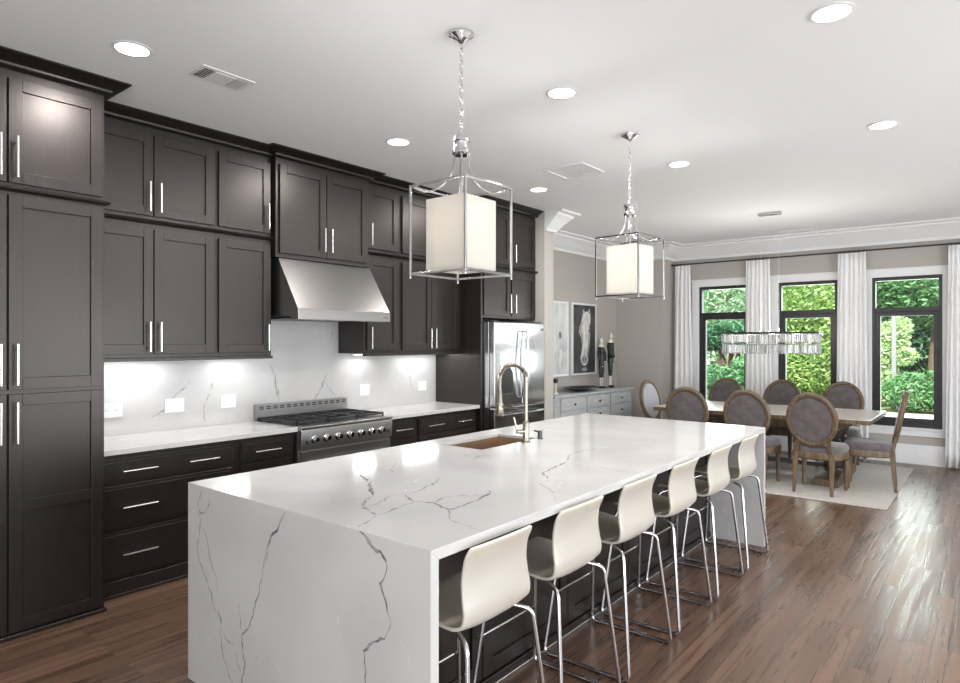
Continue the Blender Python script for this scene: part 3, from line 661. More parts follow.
for i, (x, y) in enumerate([(3.092, 1.80), (3.08, 2.38), (3.072, 2.97), (3.07, 3.575), (3.07, 4.185), (3.07, 4.79)]):
    o = stool if i == 0 else copy_tree(stool)
    o.location = (x, y, 0); o['label'] = names[i]

# ------------------------------------------------------------------ ceiling lights and vents
RL = [(1.37, 1.44, 'recessed ceiling light above the tall pantry, nearest the left edge'), (1.32, 3.38, 'recessed ceiling light in front of the hood cabinet'), (1.30, 5.32, 'recessed ceiling light in front of the fridge, beside the near lantern'),
      (2.79, 3.34, 'recessed ceiling light between the two hanging lanterns'), (2.74, 5.31, 'recessed ceiling light just right of the far lantern'), (4.26, 3.31, 'recessed ceiling light at the top edge on the right, largest in view'), (4.23, 5.25, 'recessed ceiling light on the right in front of the dining windows')]
for x, y, lb in RL:
    r = thing('recessed_light', lb, 'ceiling light', (x, y, CE), 0, 'recessed ceiling lights')
    q = MB(); q.loft([[(a * math.cos(k * math.pi / 16), a * math.sin(k * math.pi / 16), z) for k in range(32)] for a, z in [(.078, -.0005), (.095, -.001), (.096, -.004), (.080, -.007)]], cap=False); q.build('trim_ring', M['white'], r, smooth=30)
    MB().lathe([(.079, -.001), (.079, -.005), (0, -.005)], (0, 0, 0), 32).build('lens', M['led'], r)
    lamp('downlight', 'AREA', (0, 0, -.010), (0, 0, 0), 14, (1, .975, .945), r, shape='DISK', size=.13)
def vent(label, x0, x1, y0, y1, along, slats=9, dark=True):
    r = thing('ceiling_vent', label, 'vent', ((x0 + x1) / 2, (y0 + y1) / 2, CE), 0, 'ceiling air vents'); a, b = (x1 - x0) / 2, (y1 - y0) / 2
    m = MB(); e = .025
    m.slab_hole((-a, a, -b, b), (-a + e, a - e, -b + e, b - e), -.010, -.0005); m.build('frame', M['white'], r, bevel=.002)
    MB().box(-a + e, a - e, -b + e, b - e, -.0025, -.001).build('duct', M['black'] if dark else M['plate'], r)
    m = MB()
    for i in range(slats):
        if along == 'y': t = -a + e + (i + .5) * 2 * (a - e) / slats; m.prism([(t - .011, -.0035), (t - .009, -.0025), (t + .010, -.010), (t + .008, -.0105)], -b + e, b - e, 'y')
        else: t = -b + e + (i + .5) * 2 * (b - e) / slats; m.prism([(t - .011, -.0035), (t - .009, -.0025), (t + .010, -.010), (t + .008, -.0105)], -a + e, a - e, 'x')
    m.build('slat', M['white'], r)
r = thing('ceiling_vent', 'small white ceiling vent with a dark slot above the left wall cabinets', 'vent', (1.385, 1.924, CE), 0, 'ceiling air vents')
MB().box(-.095, .095, -.16, .16, -.006, -.0005).build('frame', M['white'], r, bevel=.002)
for y0, y1, n in ((-.135, -.075, 4), (.06, .135, 7)):
    q = MB().box(-.07, .07, y0, y1, -.0068, -.0058)
    for i in range(n): y = y0 + (i + .5) * (y1 - y0) / n; q.box(-.07, .07, y - .002, y + (.0 if n == 4 else .0035), -.009, -.0067, 1)
    q.build('louvre_bank', [M['black'], M['white']], r)
MB().box(-.07, .07, -.07, .055, -.009, -.0058).build('blade_plate', M['white'], r, bevel=.002)
vent('square white ceiling vent between the two lanterns', 1.73, 2.13, 4.74, 5.12, 'y', 5, False)
vent('thin slot vent on the ceiling close to the dining window wall', 2.50, 2.96, 9.44, 9.53, 'x', 3)

# ------------------------------------------------------------------ lantern pendants
def make_pendant(label):
    r = thing('lantern_pendant', label, 'pendant light', (0, 0, 0), 0, 'chrome lanterns with ivory shades')   # origin at the ceiling
    MB().lathe([(.0, -.045), (.012, -.045), (.02, -.034), (.05, -.02), (.062, -.012), (.064, -.001), (0, -.0005)], (0, 0, 0), 24).build('canopy', M['chrome'], r, smooth=30)
    m = MB(); n = 15; z0, z1 = -.045, -.495; st = (z0 - z1) / n
    for i in range(n):
        zc = z0 - (i + .5) * st; h = st * .62; wv = .0085; pts = []
        for k in range(14):
            a = 2 * math.pi * k / 14; p = (wv * math.cos(a), h * math.sin(a))
            pts.append((p[0], 0, zc + p[1]) if i % 2 else (0, p[0], zc + p[1]))
        m.tube(pts, .0022, 6, closed=True)
    m.build('chain', M['chrome'], r, smooth=60)
    MB().lathe([(.006, -.49), (.008, -.51), (.04, -.514), (.044, -.52), (.044, -.532), (.036, -.536), (.034, -.555), (.036, -.575), (.044, -.58), (.044, -.592), (.038, -.60), (.0, -.602)], (0, 0, 0), 24).build('collar', M['chrome'], r, smooth=30)
    hs, zt, zb, t = .176, -.760, -1.187, .0052
    m = MB()
    for sx in (-1, 1):
        for sy in (-1, 1): m.box(sx * hs - t, sx * hs + t, sy * hs - t, sy * hs + t, zb - .006, zt + .006)
        for z in (zt, zb):
            m.box(sx * hs - t, sx * hs + t, -hs + t, hs - t, z - t, z + t); m.box(-hs + t, hs - t, sx * hs - t, sx * hs + t, z - t, z + t)
    c = m.build('cage', M['chrome'], r, bevel=.0015)
    for sx in (-1, 1):
        for sy in (-1, 1):
            MB().lathe([(.0, -.018), (.005, -.015), (.006, -.008), (.004, -.004), (.004, 0)], (sx * hs, sy * hs, zb - .006), 10).build('finial', M['chrome'], c, smooth=40)
            q = [(sx * .022, sy * .022, -.596), (sx * .026, sy * .026, -.64), (sx * .034, sy * .034, -.69), (sx * .055, sy * .055, -.735), (sx * .085, sy * .085, -.768), (sx * .12, sy * .12, -.784), (sx * .15, sy * .15, -.776), (sx * hs, sy * hs, zt)]
            MB().tube(spline(q, 6), .0042, 8).build('scroll_arm', M['chrome'], r, smooth=40)
    MB().tube([(0, 0, -.60), (0, 0, -.84)], .006, 8).lathe([(.03, -.845), (.03, -.835), (0, -.832)], (0, 0, 0), 14).build('stem', M['chrome'], r, smooth=40)
    h2, a, b = .121, -.822, -1.168
    m = MB(); e = .0015
    for s in (-1, 1):
        m.box(-h2, h2, s * h2 - e, s * h2 + e, b, a); m.box(s * h2 - e, s * h2 + e, -h2 + e, h2 - e, b, a)
    sh = m.build('lamp_shade', M['shade'], r)
    MB().box(-h2 + .003, h2 - .003, -h2 + .003, h2 - .003, b + .012, b + .015).build('diffuser', M['shade'], sh)
    m = MB()
    for sx, sy in ((1, 0), (-1, 0), (0, 1), (0, -1)):
        m.box(min(0, sx * h2), max(0, sx * h2), -.003, .003, a - .012, a - .006) if sx else m.box(-.003, .003, min(0, sy * h2), max(0, sy * h2), a - .012, a - .006)
    m.build('spider', M['chrome'], sh)
    for s in (-1, 1):
        MB().lathe([(.008, .05), (.012, .03), (.016, 0), (.011, -.02), (.0, -.026)], (s * .045, s * .0, -1.0), 14).build('bulb', M['bulb'], r, smooth=60)
        MB().lathe([(.0, 0.15), (.011, .15), (.011, .051), (0, .05)], (s * .045, 0, -1.0), 12).build('candle_sleeve', M['cream'], r)
        lamp('bulb_lamp', 'POINT', (s * .045, 0, -.93), (0, 0, 0), 5.0, (1, .97, .92), r, shadow_soft_size=.035)
    return r
p = make_pendant('large chrome lantern pendant with an ivory square shade over the near part of the island'); p.location = (2.80, 2.39, CE)
p2 = copy_tree(p); p2.location = (2.76, 4.334, CE); p2.rotation_euler = (0, 0, R(-6)); p2['label'] = 'chrome lantern pendant with an ivory shade over the far end of the island'

# ------------------------------------------------------------------ crystal chandelier
r = thing('crystal_chandelier', 'long rectangular crystal chandelier over the dining table', 'chandelier', (2.77, 8.0, 1.43))
MB().box(-.125, .125, -.04, .04, CE - 1.43 - .03, CE - 1.43 - .0005).build('canopy', M['steel_v'], r, bevel=.003)
for x, xb in ((-.1, -.1), (0, 0), (.1, .1)): MB().tube([(x, 0, CE - 1.46), (xb, 0, .262)], .0010, 5).build('suspension_wire', M['nickel'], r)
CL, CD = 1.04, .20
MB().box(-CL / 2 - .02, CL / 2 + .02, -CD / 2 - .01, CD / 2 + .01, .245, .265).build('top_plate', M['black'], r, bevel=.003)
for z0, z1 in ((.125, .243), (.0, .12)):
    m = MB(); h = z1 - z0
    def prism_at(x, y, z0, z1, ang):
        w1 = .0105; ring = lambda z, s: [(x + w1 * s * math.cos(ang + k * math.pi / 3), y + w1 * s * math.sin(ang + k * math.pi / 3), z) for k in range(6)]
        m.loft([ring(z1, .3), ring(z1 - .012, 1), ring(z0 + .02, 1), ring(z0, .15)])
    n = 42
    for i in range(n):
        x = -CL / 2 + (i + .5) * CL / n
        for y in (-CD / 2, CD / 2): prism_at(x, y, z0 + random.uniform(0, .008), z1, random.random())
    for i in range(9):
        y = -CD / 2 + (i + .5) * CD / 9
        for x in (-CL / 2, CL / 2): prism_at(x, y, z0, z1, random.random())
    tag(m.build('crystal_fringe', M['crystal'], r), kind='stuff')
    q = MB(); e = .004
    for y in (-CD / 2 + .012, CD / 2 - .012): q.box(-CL / 2, CL / 2, y - e, y + e, z1 - .006, z1)
    for x in (-CL / 2 + .012, CL / 2 - .012): q.box(x - e, x + e, -CD / 2, CD / 2, z1 - .006, z1)
    q.build('support_rail', M['chrome'], r)
for i in range(6):
    x = -.425 + i * .17
    MB().lathe([(.008, .24), (.011, .21), (.016, .17), (.011, .14), (0, .13)], (x, 0, 0), 12).build('bulb', M['crystal_lit'], r, smooth=60)
for x in (-.26, 0, .26): lamp('chandelier_lamp', 'POINT', (x, 0, .275), (0, 0, 0), 9, (1, .95, .88), r, shadow_soft_size=.05)

# ------------------------------------------------------------------ dining furniture
tag(MB().box(.90, 4.05, 7.06, 9.55, 0.0005, .012).build('area_rug', M['rug'], bevel=.004), 'large cream rug under the dining table', 'rug')
r = thing('dining_table', 'long oak trestle dining table by the windows, window glare painted into its top', 'table', (2.64, 8.31, .012))
T = .748
MB().box(-1.19, 1.19, -.61, .61, T - .05, T - .006).box(-1.186, 1.186, -.606, .606, T - .006, T, 1).build('tabletop', [M['oak'], M['tabletop']], r, bevel=.003)
m = MB()
m.prism([(-1.0, T - .0505), (-1.0, T - .085), (-.95, T - .10), (-.93, T - .125), (-.86, T - .14), (-.86, T - .16), (.86, T - .16), (.86, T - .14), (.93, T - .125), (.95, T - .10), (1.0, T - .085), (1.0, T - .0505)], -.42, .42)
m.build('apron', M['oak'], r, bevel=.004)
for x in (-.77, .77):
    MB().prism([(-.58, 0), (.54, 0), (.54, .075), (.48, .10), (.30, .118), (-.30, .118), (-.52, .10), (-.58, .075)], x - .12, x + .12, 'x').build('trestle_foot', M['oak'], r, bevel=.006)
    for y in (-.2, .2):
        MB().lathe([(.07, .10), (.085, .13), (.06, .155), (.09, .19), (.105, .25), (.095, .31), (.06, .36), (.05, .40), (.08, .43), (.08, .46), (.06, .48), (.09, .53), (.10, T - .162)], (x, y, 0), 20).build('turned_column', M['darkoak'], r, smooth=30)
MB().box(-.66, .66, -.045, .045, .115, .165).build('stretcher', M['darkoak'], r, bevel=.006)

def make_chair(label):
    r = thing('dining_chair', label, 'chair', (0, 0, 0), 0, 'round-backed chairs around the dining table')   # front = +y
    def outline(s, z):
        pts = []
        for k in range(40):
            a = 2 * math.pi * k / 40; c, d = math.cos(a), math.sin(a); e = .55
            x = math.copysign(abs(c) ** e, c); y = math.copysign(abs(d) ** e, d)
            pts.append((x * (.25 + .02 * y) * s, .0 + y * .235 * s, z))
        return pts
    MB().loft([outline(.97, .355), outline(1, .365), outline(1, .415), outline(.98, .425)]).build('seat_rail', M['oak'], r, smooth=35)
    MB().loft([outline(.96, .4255), outline(.985, .445), outline(.98, .475), outline(.90, .498), outline(.6, .508), outline(.2, .511)]).build('seat_cushion', M['velvet'], r, smooth=50)
    for s in (-1, 1):
        MB().lathe([(.015, 0), (.018, .01), (.024, .25), (.027, .30), (.021, .31), (.028, .325), (.028, .356)], (s * .205, .185, 0), 14).build('leg', M['oak'], r, smooth=35)
        ring = lambda x, y, z, a, b: [(x - a, y - b, z), (x + a, y - b, z), (x + a, y + b, z), (x - a, y + b, z)]
        MB().loft([ring(s * .178, -.245, 0, .014, .015), ring(s * .175, -.230, .15, .018, .02), ring(s * .172, -.215, .36, .024, .024), ring(s * .168, -.21, .42, .024, .022)]).build('leg', M['oak'], r, bevel=.005)
        MB().loft([ring(s * .166, -.212, .4205, .022, .02), ring(s * .154, -.226, .47, .019, .017), ring(s * .150, -.238, .53, .018, .016), ring(s * .155, -.246, .585, .017, .014)]).build('back_post', M['oak'], r, bevel=.004)
    # oval back, tilted backwards
    zc, yc, ta = .770, -.283, R(11); ax, az = .222, .262
    def bp(x, z, d): return (x, yc - z * math.sin(ta) + d * math.cos(ta) , zc + z * math.cos(ta) + d * math.sin(ta))
    rings = []
    for k in range(48):
        a = 2 * math.pi * k / 48; ca, sa = math.cos(a), math.sin(a); rg = []
        for (u, d) in [(-.022, -.018), (-.014, -.025), (.008, -.026), (.022, -.016), (.024, .012), (.012, .024), (-.012, .024), (-.022, .014)]:
            rg.append(bp((ax + u) * ca, (az + u) * sa, d))
        rings.append(rg)
    MB().loft(rings, closed=True).build('back_frame', M['oak'], r, smooth=30)
    for d0, d1, nm in ((.002, .030, 'back_pad'), (-.002, -.024, 'rear_pad')):
        m = MB(); lay = []
        for s, t in ((.202, 0), (.196, .6), (.15, .9), (.08, 1), (.01, 1.02)):
            lay.append([bp(s * math.cos(2 * math.pi * k / 40), s * az / ax * math.sin(2 * math.pi * k / 40), d0 + (d1 - d0) * t) for k in range(40)])
        m.loft(lay); m.build(nm, M['velvet'], r, smooth=50)
    return r
RZ = .0125
CH = [(3.395, 7.50, R(-4), 'round-backed mauve dining chair on the near side, rightmost, fully in view'), (2.735, 7.50, R(0), 'round-backed dining chair on the near side, middle, partly behind the island'), (2.055, 7.52, R(3), 'round-backed dining chair on the near side, leftmost, behind the island top'),
      (1.82, 9.08, R(180), 'round-backed dining chair on the window side, leftmost, before the left window'), (2.575, 9.08, R(180), 'round-backed dining chair on the window side, in the middle'), (3.30, 9.08, R(180), 'round-backed dining chair on the window side, rightmost, before the pale curtain'),
      (3.775, 8.02, R(96), 'dining chair at the right end of the table, seen from the side'), (1.46, 8.20, R(-96), 'dining chair with a silvery inner back at the left end of the table')]
chair = make_chair(CH[0][3])
for i, (x, y, a, lb) in enumerate(CH):
    o = chair if i == 0 else copy_tree(chair)
    o.location = (x, y, RZ); o.rotation_euler = (0, 0, a); o['label'] = lb
    if i == 7:
        for c in o.children:
            if c.name.startswith('back_pad'): c.data = c.data.copy(); c.data.materials[0] = M['silverlinen']

# sideboard
r = thing('sideboard', 'grey-washed sideboard with black knobs under the horse paintings', 'sideboard', (.03, 6.90, 0)); SW, SD, SH = 2.28, .45, .88
MB().box(0, SD - .02, .03, SW - .03, .08, SH - .03).build('body', M['grey_paint'], r, bevel=.003)
MB().box(-.001, SD + .012, 0, SW, SH - .029, SH).build('top', M['grey_paint'], r, bevel=.006)
for x in (.04, SD - .06):
    for y in (.06, SW - .06): MB().box(x - .03, x + .03, y - .03, y + .03, 0, .081).build('foot', M['grey_paint'], r, bevel=.004)
for c in range(3):
    y0 = .18 + c * .68; y1 = y0 + .64
    for k in range(4):
        z1 = SH - .055 - k * .175; z0 = z1 - .155
        d = MB().box(SD - .0195, SD - .002, y0, y1, z0, z1).box(SD - .003, SD + .001, y0 + .02, y1 - .02, z0 + .02, z1 - .02).build('drawer', M['grey_paint'], r, bevel=.003)
        for t in ((.5,) if c or k != 1 else (.25, .75)):
            MB().lathe([(.006, 0), (.006, .012), (.016, .016), (.015, .026), (0, .029)], (SD + .0005, y0 + (y1 - y0) * t, (z0 + z1) / 2), 14, 0, Rx).build('knob', M['knob_black'], d, smooth=30)
tag(MB().lathe([(.0, .006), (.10, 0), (.13, .004), (.33, .042), (.36, .05), (.355, .058), (.28, .036), (.12, .022), (.0, .02)], (0, 0, 0), 40).build('shallow_bowl', M['black'], smooth=30), 'wide shallow black bowl lying on the grey sideboard', 'bowl')
o = bpy.data.objects['shallow_bowl']; o.location = (.26, 7.93, SH + .0005); o.scale = (.52, 1, 1)
def statue(label, x, y, h, rz, lean):
    r = thing('standing_statue', label, 'statue', (x, y, SH), rz, 'slim figures on the sideboard'); k = h / .80
    def S(pts): return [(a * k, b * k, c * k) for a, b, c in pts]
    MB().box(-.055 * k, .055 * k, -.05 * k, .05 * k, 0, .012).build('plinth', M['black'], r, bevel=.003)
    m = MB()
    for s in (-1, 1):
        m.tube(S(spline([(0, s * .022, .012), (.0, s * .024, .15), (0, s * .028, .36)], 4)), [.010 * k] * 9, 10)
    m.tube(S(spline([(0, 0, .34), (0, lean, .45), (0, lean, .56), (0, lean, .66), (.004, lean, .70), (.006, lean, .72), (.008, lean, .75), (.006, lean, .80)], 3)), [q * k for q in np.interp(range(22), [0, 3, 6, 10, 12, 13, 15, 17, 19, 21], [.035, .034, .042, .04, .016, .014, .022, .027, .024, .006])], 12)
    m.build('figure', M['cream'], r, smooth=60)
    m = MB()
    for s in (-1, 1): m.tube(S(spline([(0, s * .023, .17), (0, s * .026, .26), (0, s * .026, .37)], 4)), [.021 * k, .021 * k, .022 * k, .024 * k, .026 * k, .027 * k, .029 * k, .03 * k, .03 * k], 10)
    m.build('trousers', M['black'], r, smooth=60)
    m = MB(); m.tube(S(spline([(0, 0, .35), (0, lean, .44), (0, lean, .56), (0, lean, .64), (0, lean, .675)], 4)), [.045 * k] * 8 + [.05 * k, .054 * k, .054 * k, .05 * k, .046 * k, .042 * k, .034 * k, .028 * k, .02 * k], 12)
    for s in (-1, 1): m.tube(S(spline([(0, lean + s * .05, .64), (.01, lean + s * .085, .56), (.02, lean + s * .082, .49), (.035, lean + s * .05, .44)], 4)), .017 * k, 8)
    m.build('jacket', M['black'], r, smooth=60)
    for s in (-1, 1): MB().box(-.015 * k, .05 * k, (s * .024 - .016) * k, (s * .024 + .016) * k, .012, .035 * k).build('shoe', M['black'], r, bevel=.005)
statue('shorter slim black-and-white standing figure on the sideboard, left of the pair', .22, 8.63, .76, R(-10), -.005)
statue('taller slim black-and-white standing figure on the sideboard, nearest the room corner', .25, 8.86, .84, R(12), .005)
r = thing('candle_holder', 'small white candle holder with a black top beside the wall end', 'candle holder', (.30, 7.22, SH + .0005))
MB().lathe([(.04, 0), (.04, .008), (.014, .02), (.012, .14), (.018, .15), (0, .152)], (0, 0, 0), 16).build('stem', M['cream'], r, smooth=30)
MB().lathe([(.02, .152), (.034, .165), (.034, .2), (.02, .21), (0, .21)], (0, 0, 0), 16).build('cup', M['black'], r, smooth=30)
# paintings on the left wall
def painting(label, y0, y1, z0, z1, base, shapes):
    r = thing('framed_painting', label, 'painting', (.001, y0, z0), 0, 'tall framed horse paintings'); w_, h = y1 - y0, z1 - z0; e = .028
    m = MB()
    for a, b, c_, d in [(0, e, 0, h), (w_ - e, w_, 0, h), (e, w_ - e, 0, e), (e, w_ - e, h - e, h)]: m.box(0, .04, a, b, c_, d)
    m.build('frame', M['frame_white'], r, bevel=.003)
    m = MB().box(.004, .028, e, w_ - e, e, h - e); mats = [base]
    for i, (poly, mt) in enumerate(shapes):
        if mt not in mats: mats.append(mt)
        P = [(.0283 + i * .0003, e + (w_ - 2 * e) * p[0], e + (h - 2 * e) * p[1]) for p in poly]
        m.add(P, [tuple(range(len(P)))], mats.index(mt))
    m.build('canvas', mats, r)
def el(cx, cy, rx, ry, n=16): return [(cx + rx * math.cos(2 * math.pi * k / n), cy + ry * math.sin(2 * math.pi * k / n)) for k in range(n)]
def px(P): return [((x - 68) / 154, 1 - (y - 95) / 430) for x, y in P]
hd = px([(136, 150), (139, 118), (150, 140), (160, 132), (170, 138), (181, 112), (189, 150), (189, 200), (184, 240), (188, 280), (185, 330), (178, 380), (170, 420), (173, 442), (165, 470), (150, 481), (134, 475), (124, 458), (118, 430), (126, 398), (131, 350), (125, 302), (108, 268), (112, 236), (125, 200), (131, 165)])
side = px([(189, 200), (184, 240), (188, 280), (185, 330), (178, 380), (171, 415), (163, 415), (168, 370), (173, 320), (174, 270), (176, 225)])
cheek = px([(126, 202), (112, 238), (110, 266), (126, 300), (131, 340), (138, 330), (136, 290), (124, 262), (126, 235), (136, 205)])
muz = px([(127, 425), (140, 415), (158, 418), (165, 436), (160, 458), (148, 468), (134, 464), (126, 448)])
chin = px([(130, 492), (158, 490), (165, 508), (148, 516), (126, 508)])
painting('framed painting of a white horse head on charcoal, on the dining wall', 8.09, 8.81, 1.085, 2.155, M['canvas_dark'], [(hd, M['horse']), (side, M['greywash']), (cheek, M['greywash']), (muz, M['greywash']), (px([(131, 440), (138, 428), (143, 440), (137, 452)]), M['smudge']), (px([(153, 430), (161, 436), (158, 450), (152, 446)]), M['smudge']), (px([(172, 252), (180, 250), (183, 264), (176, 270)]), M['canvas_dark']), (px([(140, 128), (147, 142), (141, 150)]), M['smudge']), (px([(180, 124), (186, 145), (178, 148)]), M['smudge']), (chin, M['greywash'])])
painting('pale grey-white framed painting left of the horse head painting', 7.26, 7.98, 1.085, 2.155, M['canvas_pale'], [(el(.72, .55, .06, .05), M['smudge']), ([(.60, .50), (.66, .62), (.70, .46), (.66, .40)], M['horse']), ([(.5, .3), (.7, .36), (.95, .3), (.9, .1), (.55, .08)], M['horse'])])

# curtains and rod
r = thing('curtain_rod', 'thin dark curtain rod running above the three windows', 'curtain rod', (JX + .002, 9.88, 2.80))
MB().tube([(.02, 0, 0), (4.35, 0, 0)], .011, 10).build('rod', M['wblack'], r, smooth=40)
for x in (.03, 1.36, 2.55, 3.85): MB().tube([(x, .0, 0), (x, .089, 0)], .008, 8).lathe([(.022, 0), (.022, .008), (0, .008)], (x, .08, 0), 12, 0, Matrix.Rotation(R(-90), 3, 'X')).build('bracket', M['wblack'], r)
MB().lathe([(.0, -.02), (.018, -.012), (.02, 0), (.012, .015), (0, .016)], (.012, 0, 0), 12, 0, Matrix.Rotation(R(90), 3, 'Y')).build('finial', M['wblack'], r, smooth=40)
def curtain(label, a, b, a2, b2, seed):
    rnd = random.Random(seed); nx, nz = 90, 14; m = MB(); vs = []; folds = max(4, round((b - a) / .055))
    for j in range(nz + 1):
        t = j / nz; z = 2.78 - t * 2.764
        for i in range(nx + 1):
            u = i / nx; x = (a + (b - a) * u) * (1 - t) + (a2 + (b2 - a2) * u) * t
            amp = .010 + .030 * min(1, t * 5) + .006 * t; ph = 2 * math.pi * folds * (u + .012 * math.sin(5 * u + seed) * t)
            vs.append((x + .006 * math.sin(ph * .5 + t * 2), 9.862 + amp * math.sin(ph) * (.75 + .25 * math.sin(3 * u + seed)) - .012 * t, z))
    fs = [(j * (nx + 1) + i, j * (nx + 1) + i + 1, (j + 1) * (nx + 1) + i + 1, (j + 1) * (nx + 1) + i) for j in range(nz) for i in range(nx)]
    m.add(vs, fs); r = thing('curtain', label, 'curtain', ((a + b) / 2, 9.86, 0), 0, 'white curtains at the dining windows')
    for k, v in enumerate(m.v): m.v[k] = (v[0] - (a + b) / 2, v[1] - 9.86, v[2])
    o = m.build('panel', M['curtain'], r, smooth=80, recalc=False); sd = o.modifiers.new('t', 'SOLIDIFY'); sd.thickness = .003
    for i in range(folds):
        x = a - (a + b) / 2 + (b - a) * (i + .5) / folds
        MB().tube([(x + .017 * math.cos(q * math.pi / 6), .02 , 2.80 + .017 * math.sin(q * math.pi / 6)) for q in range(12)], .002, 5, closed=True).build('ring', M['wblack'], r)
curtain('white curtain panel left of the left dining window', .87, 1.11, .84, 1.17, 1)
curtain('white curtain panel between the left and middle dining windows', 1.95, 2.28, 1.93, 2.33, 2)
curtain('white curtain panel between the middle and right dining windows', 3.16, 3.49, 3.13, 3.52, 3)
curtain('white curtain panel right of the right dining window, at the right edge', 4.38, 4.75, 4.34, 4.78, 4)
r = thing('wall_outlet', 'small white outlet plate low on the baseboard below the right window', 'outlet', (4.10, WY - .0195, .15))
MB().box(-.06, .06, -.006, 0, -.037, .037).build('plate', M['plate'], r, bevel=.002)

# ------------------------------------------------------------------ garden outside
GZ = -.15
struct('ground', MB().box(-16, 16, 10.13, 46, GZ - .1, GZ), M['mulch'])
tag(MB().box(-10, 10, 16.6, 18.2, GZ, GZ + .02).build('garden_path', M['paving']), kind='structure')
rng = np.random.default_rng(5)
def leaves(name, parent, blobs, size, mt, aspect=1.7):
    allv = []; size *= .68
    for (cx, cy, cz, rx, ry, rz, n) in blobs:
        n = int(n * 2.0)
        d = rng.normal(size=(n, 3)); d /= np.linalg.norm(d, axis=1)[:, None]
        rad = rng.uniform(.45, 1.0, n) ** .6
        c = np.array([cx, cy, cz]) + d * rad[:, None] * np.array([rx, ry, rz])
        a = rng.normal(size=(n, 3)); a[:, 2] *= .6; a /= np.linalg.norm(a, axis=1)[:, None]
        b = np.cross(a, rng.normal(size=(n, 3)) + np.array([0, 0, .8])); b /= np.linalg.norm(b, axis=1)[:, None]
        s = size * rng.uniform(.6, 1.3, n)[:, None]
        q = np.stack([c - a * s * aspect, c + b * s * .55, c + a * s * aspect, c - b * s * .55], 1)
        allv.append(q.reshape(-1, 3))
    v = np.concatenate(allv); v[:, 2] = np.maximum(v[:, 2], .01); n = len(v) // 4
    me = bpy.data.meshes.new(name); me.vertices.add(len(v)); me.vertices.foreach_set('co', v.ravel())
    me.loops.add(len(v)); me.loops.foreach_set('vertex_index', np.arange(len(v), dtype=np.int32))
    me.polygons.add(n); me.polygons.foreach_set('loop_start', np.arange(0, len(v), 4, dtype=np.int32)); me.polygons.foreach_set('loop_total', np.full(n, 4, dtype=np.int32))
    me.materials.append(mt); me.update(); me.validate()
    o = bpy.data.objects.new(name, me); C.objects.link(o); o.parent = parent; return o
def plant(name, label, cat, x, y, blobs, size, mt, trunks=(), group=None):
    r = thing(name, label, cat, (x, y, GZ), 0, group)
    leaves('foliage', r, blobs, size, M[mt])
    if trunks:
        m = MB()
        for pts, rr in trunks: m.tube(spline(pts, 4), [rr * (1 - .5 * i / (4 * (len(pts) - 1))) for i in range(4 * (len(pts) - 1) + 1)], 8)
        m.build('trunk', M['bark'], r, smooth=50)
    return r
GT = 'trees and shrubs in the garden'
plant('hedge_tree', 'grey-green hedge trees filling the top of the left window', 'tree', -2.0, 25, [(-1.5, 0, 3.6, 2.0, 1.0, 1.6, 2600), (1.0, 0, 3.7, 1.8, 1.0, 1.7, 2600), (0, .4, 1.6, 3, .8, 1.6, 1800)], .10, 'leaf_hedge', [([(-1.5, 0, 0), (-1.4, 0, 1.5), (-1.5, 0, 3)], .1), ([(1, 0, 0), (1.1, 0, 1.5), (1, 0, 3)], .1)], GT)
plant('spreading_tree', 'dark spreading tree with a forked brown trunk seen through the left window', 'tree', -1.75, 20.5, [(-.6, 0, 1.85, .9, .65, .42, 1500), (.45, 0, 1.80, .8, .65, .38, 1300), (0, 0, 2.15, .8, .5, .22, 600)], .085, 'leaf_dark', [([(0, 0, 0), (-.05, 0, .8), (-.22, 0, 1.5), (-.45, 0, 2.2)], .11), ([(.08, 0, 0), (.1, 0, .8), (.12, 0, 1.5), (.1, 0, 2.3)], .10), ([(.16, 0, 0), (.24, 0, .8), (.38, 0, 1.5), (.6, 0, 2.2)], .09)], GT)
plant('feathery_shrub', 'low blue-green feathery shrubs below the forked tree', 'shrub', -1.6, 19.3, [(-1.0, 0, .5, .9, .6, .75, 1500), (.0, -.2, .4, .9, .6, .65, 1400), (1.0, 0, .6, .8, .6, .85, 1500)], .08, 'leaf_fern', (), GT)
plant('lime_tree', 'bright lime-green leafy tree filling the middle window', 'tree', .62, 22.2, [(0, 0, 1.3, 1.5, .9, 1.3, 4200), (-.2, 0, 3.2, 1.6, .9, 1.5, 4200), (.5, -.3, 2.2, 1.0, .6, 1.2, 1800), (-.6, -.3, .7, .9, .5, .7, 1300)], .075, 'leaf_lime', [([(0, 0, 0), (.05, 0, 1.5), (0, 0, 3)], .09)], GT)
plant('pale_shrub', 'pale green branching shrub at the left of the right window', 'shrub', 2.45, 20.0, [(-.1, 0, .9, .55, .5, .95, 1300), (.15, 0, 1.7, .5, .4, .55, 600), (.42, -.1, 2.05, .3, .25, .35, 200), (.5, -.2, 1.35, .35, .3, .25, 200)], .07, 'leaf_pale', [([(0, 0, 0), (.1, 0, .9), (.3, 0, 1.8)], .03)], GT)
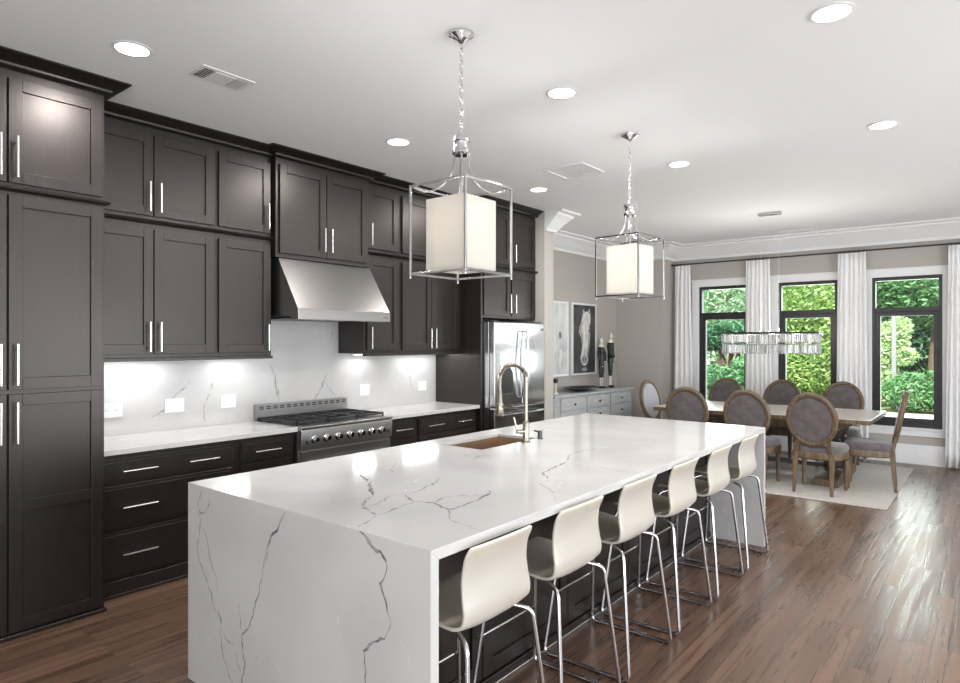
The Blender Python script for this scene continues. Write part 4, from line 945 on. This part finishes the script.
plant('broad_tree', 'mid-green tree filling the upper part of the right window', 'tree', 3.3, 23.5, [(.2, 0, 3.4, 1.5, 1.0, 1.3, 3600), (-1.0, .2, 3.5, 1.1, .9, 1.2, 1900), (.9, 0, 2.2, .55, .6, .8, 900)], .095, 'leaf_mid', [([(.0, 0, 0), (.05, 0, 1.5), (.2, 0, 3)], .13)], GT)
plant('low_shrub', 'mid-green rounded shrubs along the path in the right window', 'shrub', 3.80, 18.75, [(-.6, 0, .5, .6, .5, .5, 900), (.2, 0, .55, .7, .5, .6, 1200), (.9, 0, .5, .5, .5, .55, 800)], .065, 'leaf_mid', (), GT)
plant('orange_shrub', 'small orange-leaved plant at the lower left of the right window', 'shrub', 2.38, 18.6, [(0, 0, .35, .22, .2, .35, 260)], .06, 'leaf_orange', (), GT)
for i, (x, mt, lb) in enumerate([(-6.5, 'leaf_dark', 'tall dark tree far behind at the left of the garden'), (-3.6, 'leaf_mid', 'tall mid-green tree far behind the hedge trees'), (-.6, 'leaf_mid', 'tall mid-green tree far behind, between the left and middle windows'), (2.2, 'leaf_dark', 'tall dark tree far behind the pale shrub'), (5.2, 'leaf_dark', 'tall dark tree far behind at the right of the garden'), (8.4, 'leaf_mid', 'tall mid-green tree at the far right of the garden')]):
    plant('tall_tree', lb, 'tree', x, 29 + 2.6 * (i % 2), [(0, 0, 3.2, 1.45, 1.1, 3.1, 2600), (0, 0, 6.2, 1.3, 1.1, 2.2, 1200)], .17, mt, [([(0, 0, 0), (.1, 0, 2), (0, 0, 5)], .16)], GT)
r = thing('neighbour_house', 'pinkish brick house glimpsed behind the garden trees', 'house', (2, 34, GZ))
MB().box(-9, 9, 0, 6, 0, 4.2).build('wall', M['brick'], r)
MB().prism([(-.5, 4.2), (6.5, 4.2), (3, 6.6)], -9.4, 9.4, 'x').build('roof', M['bark'], r)
r = thing('garden_post', 'slim white post standing in the garden behind the right window', 'post', (2.80, 19.36, GZ))
MB().box(-.05, .05, -.05, .05, 0, 2.45).build('shaft', M['post_grey'], r, bevel=.008)
MB().box(-.07, .07, -.07, .07, 2.451, 2.51).build('cap', M['post_grey'], r, bevel=.008)
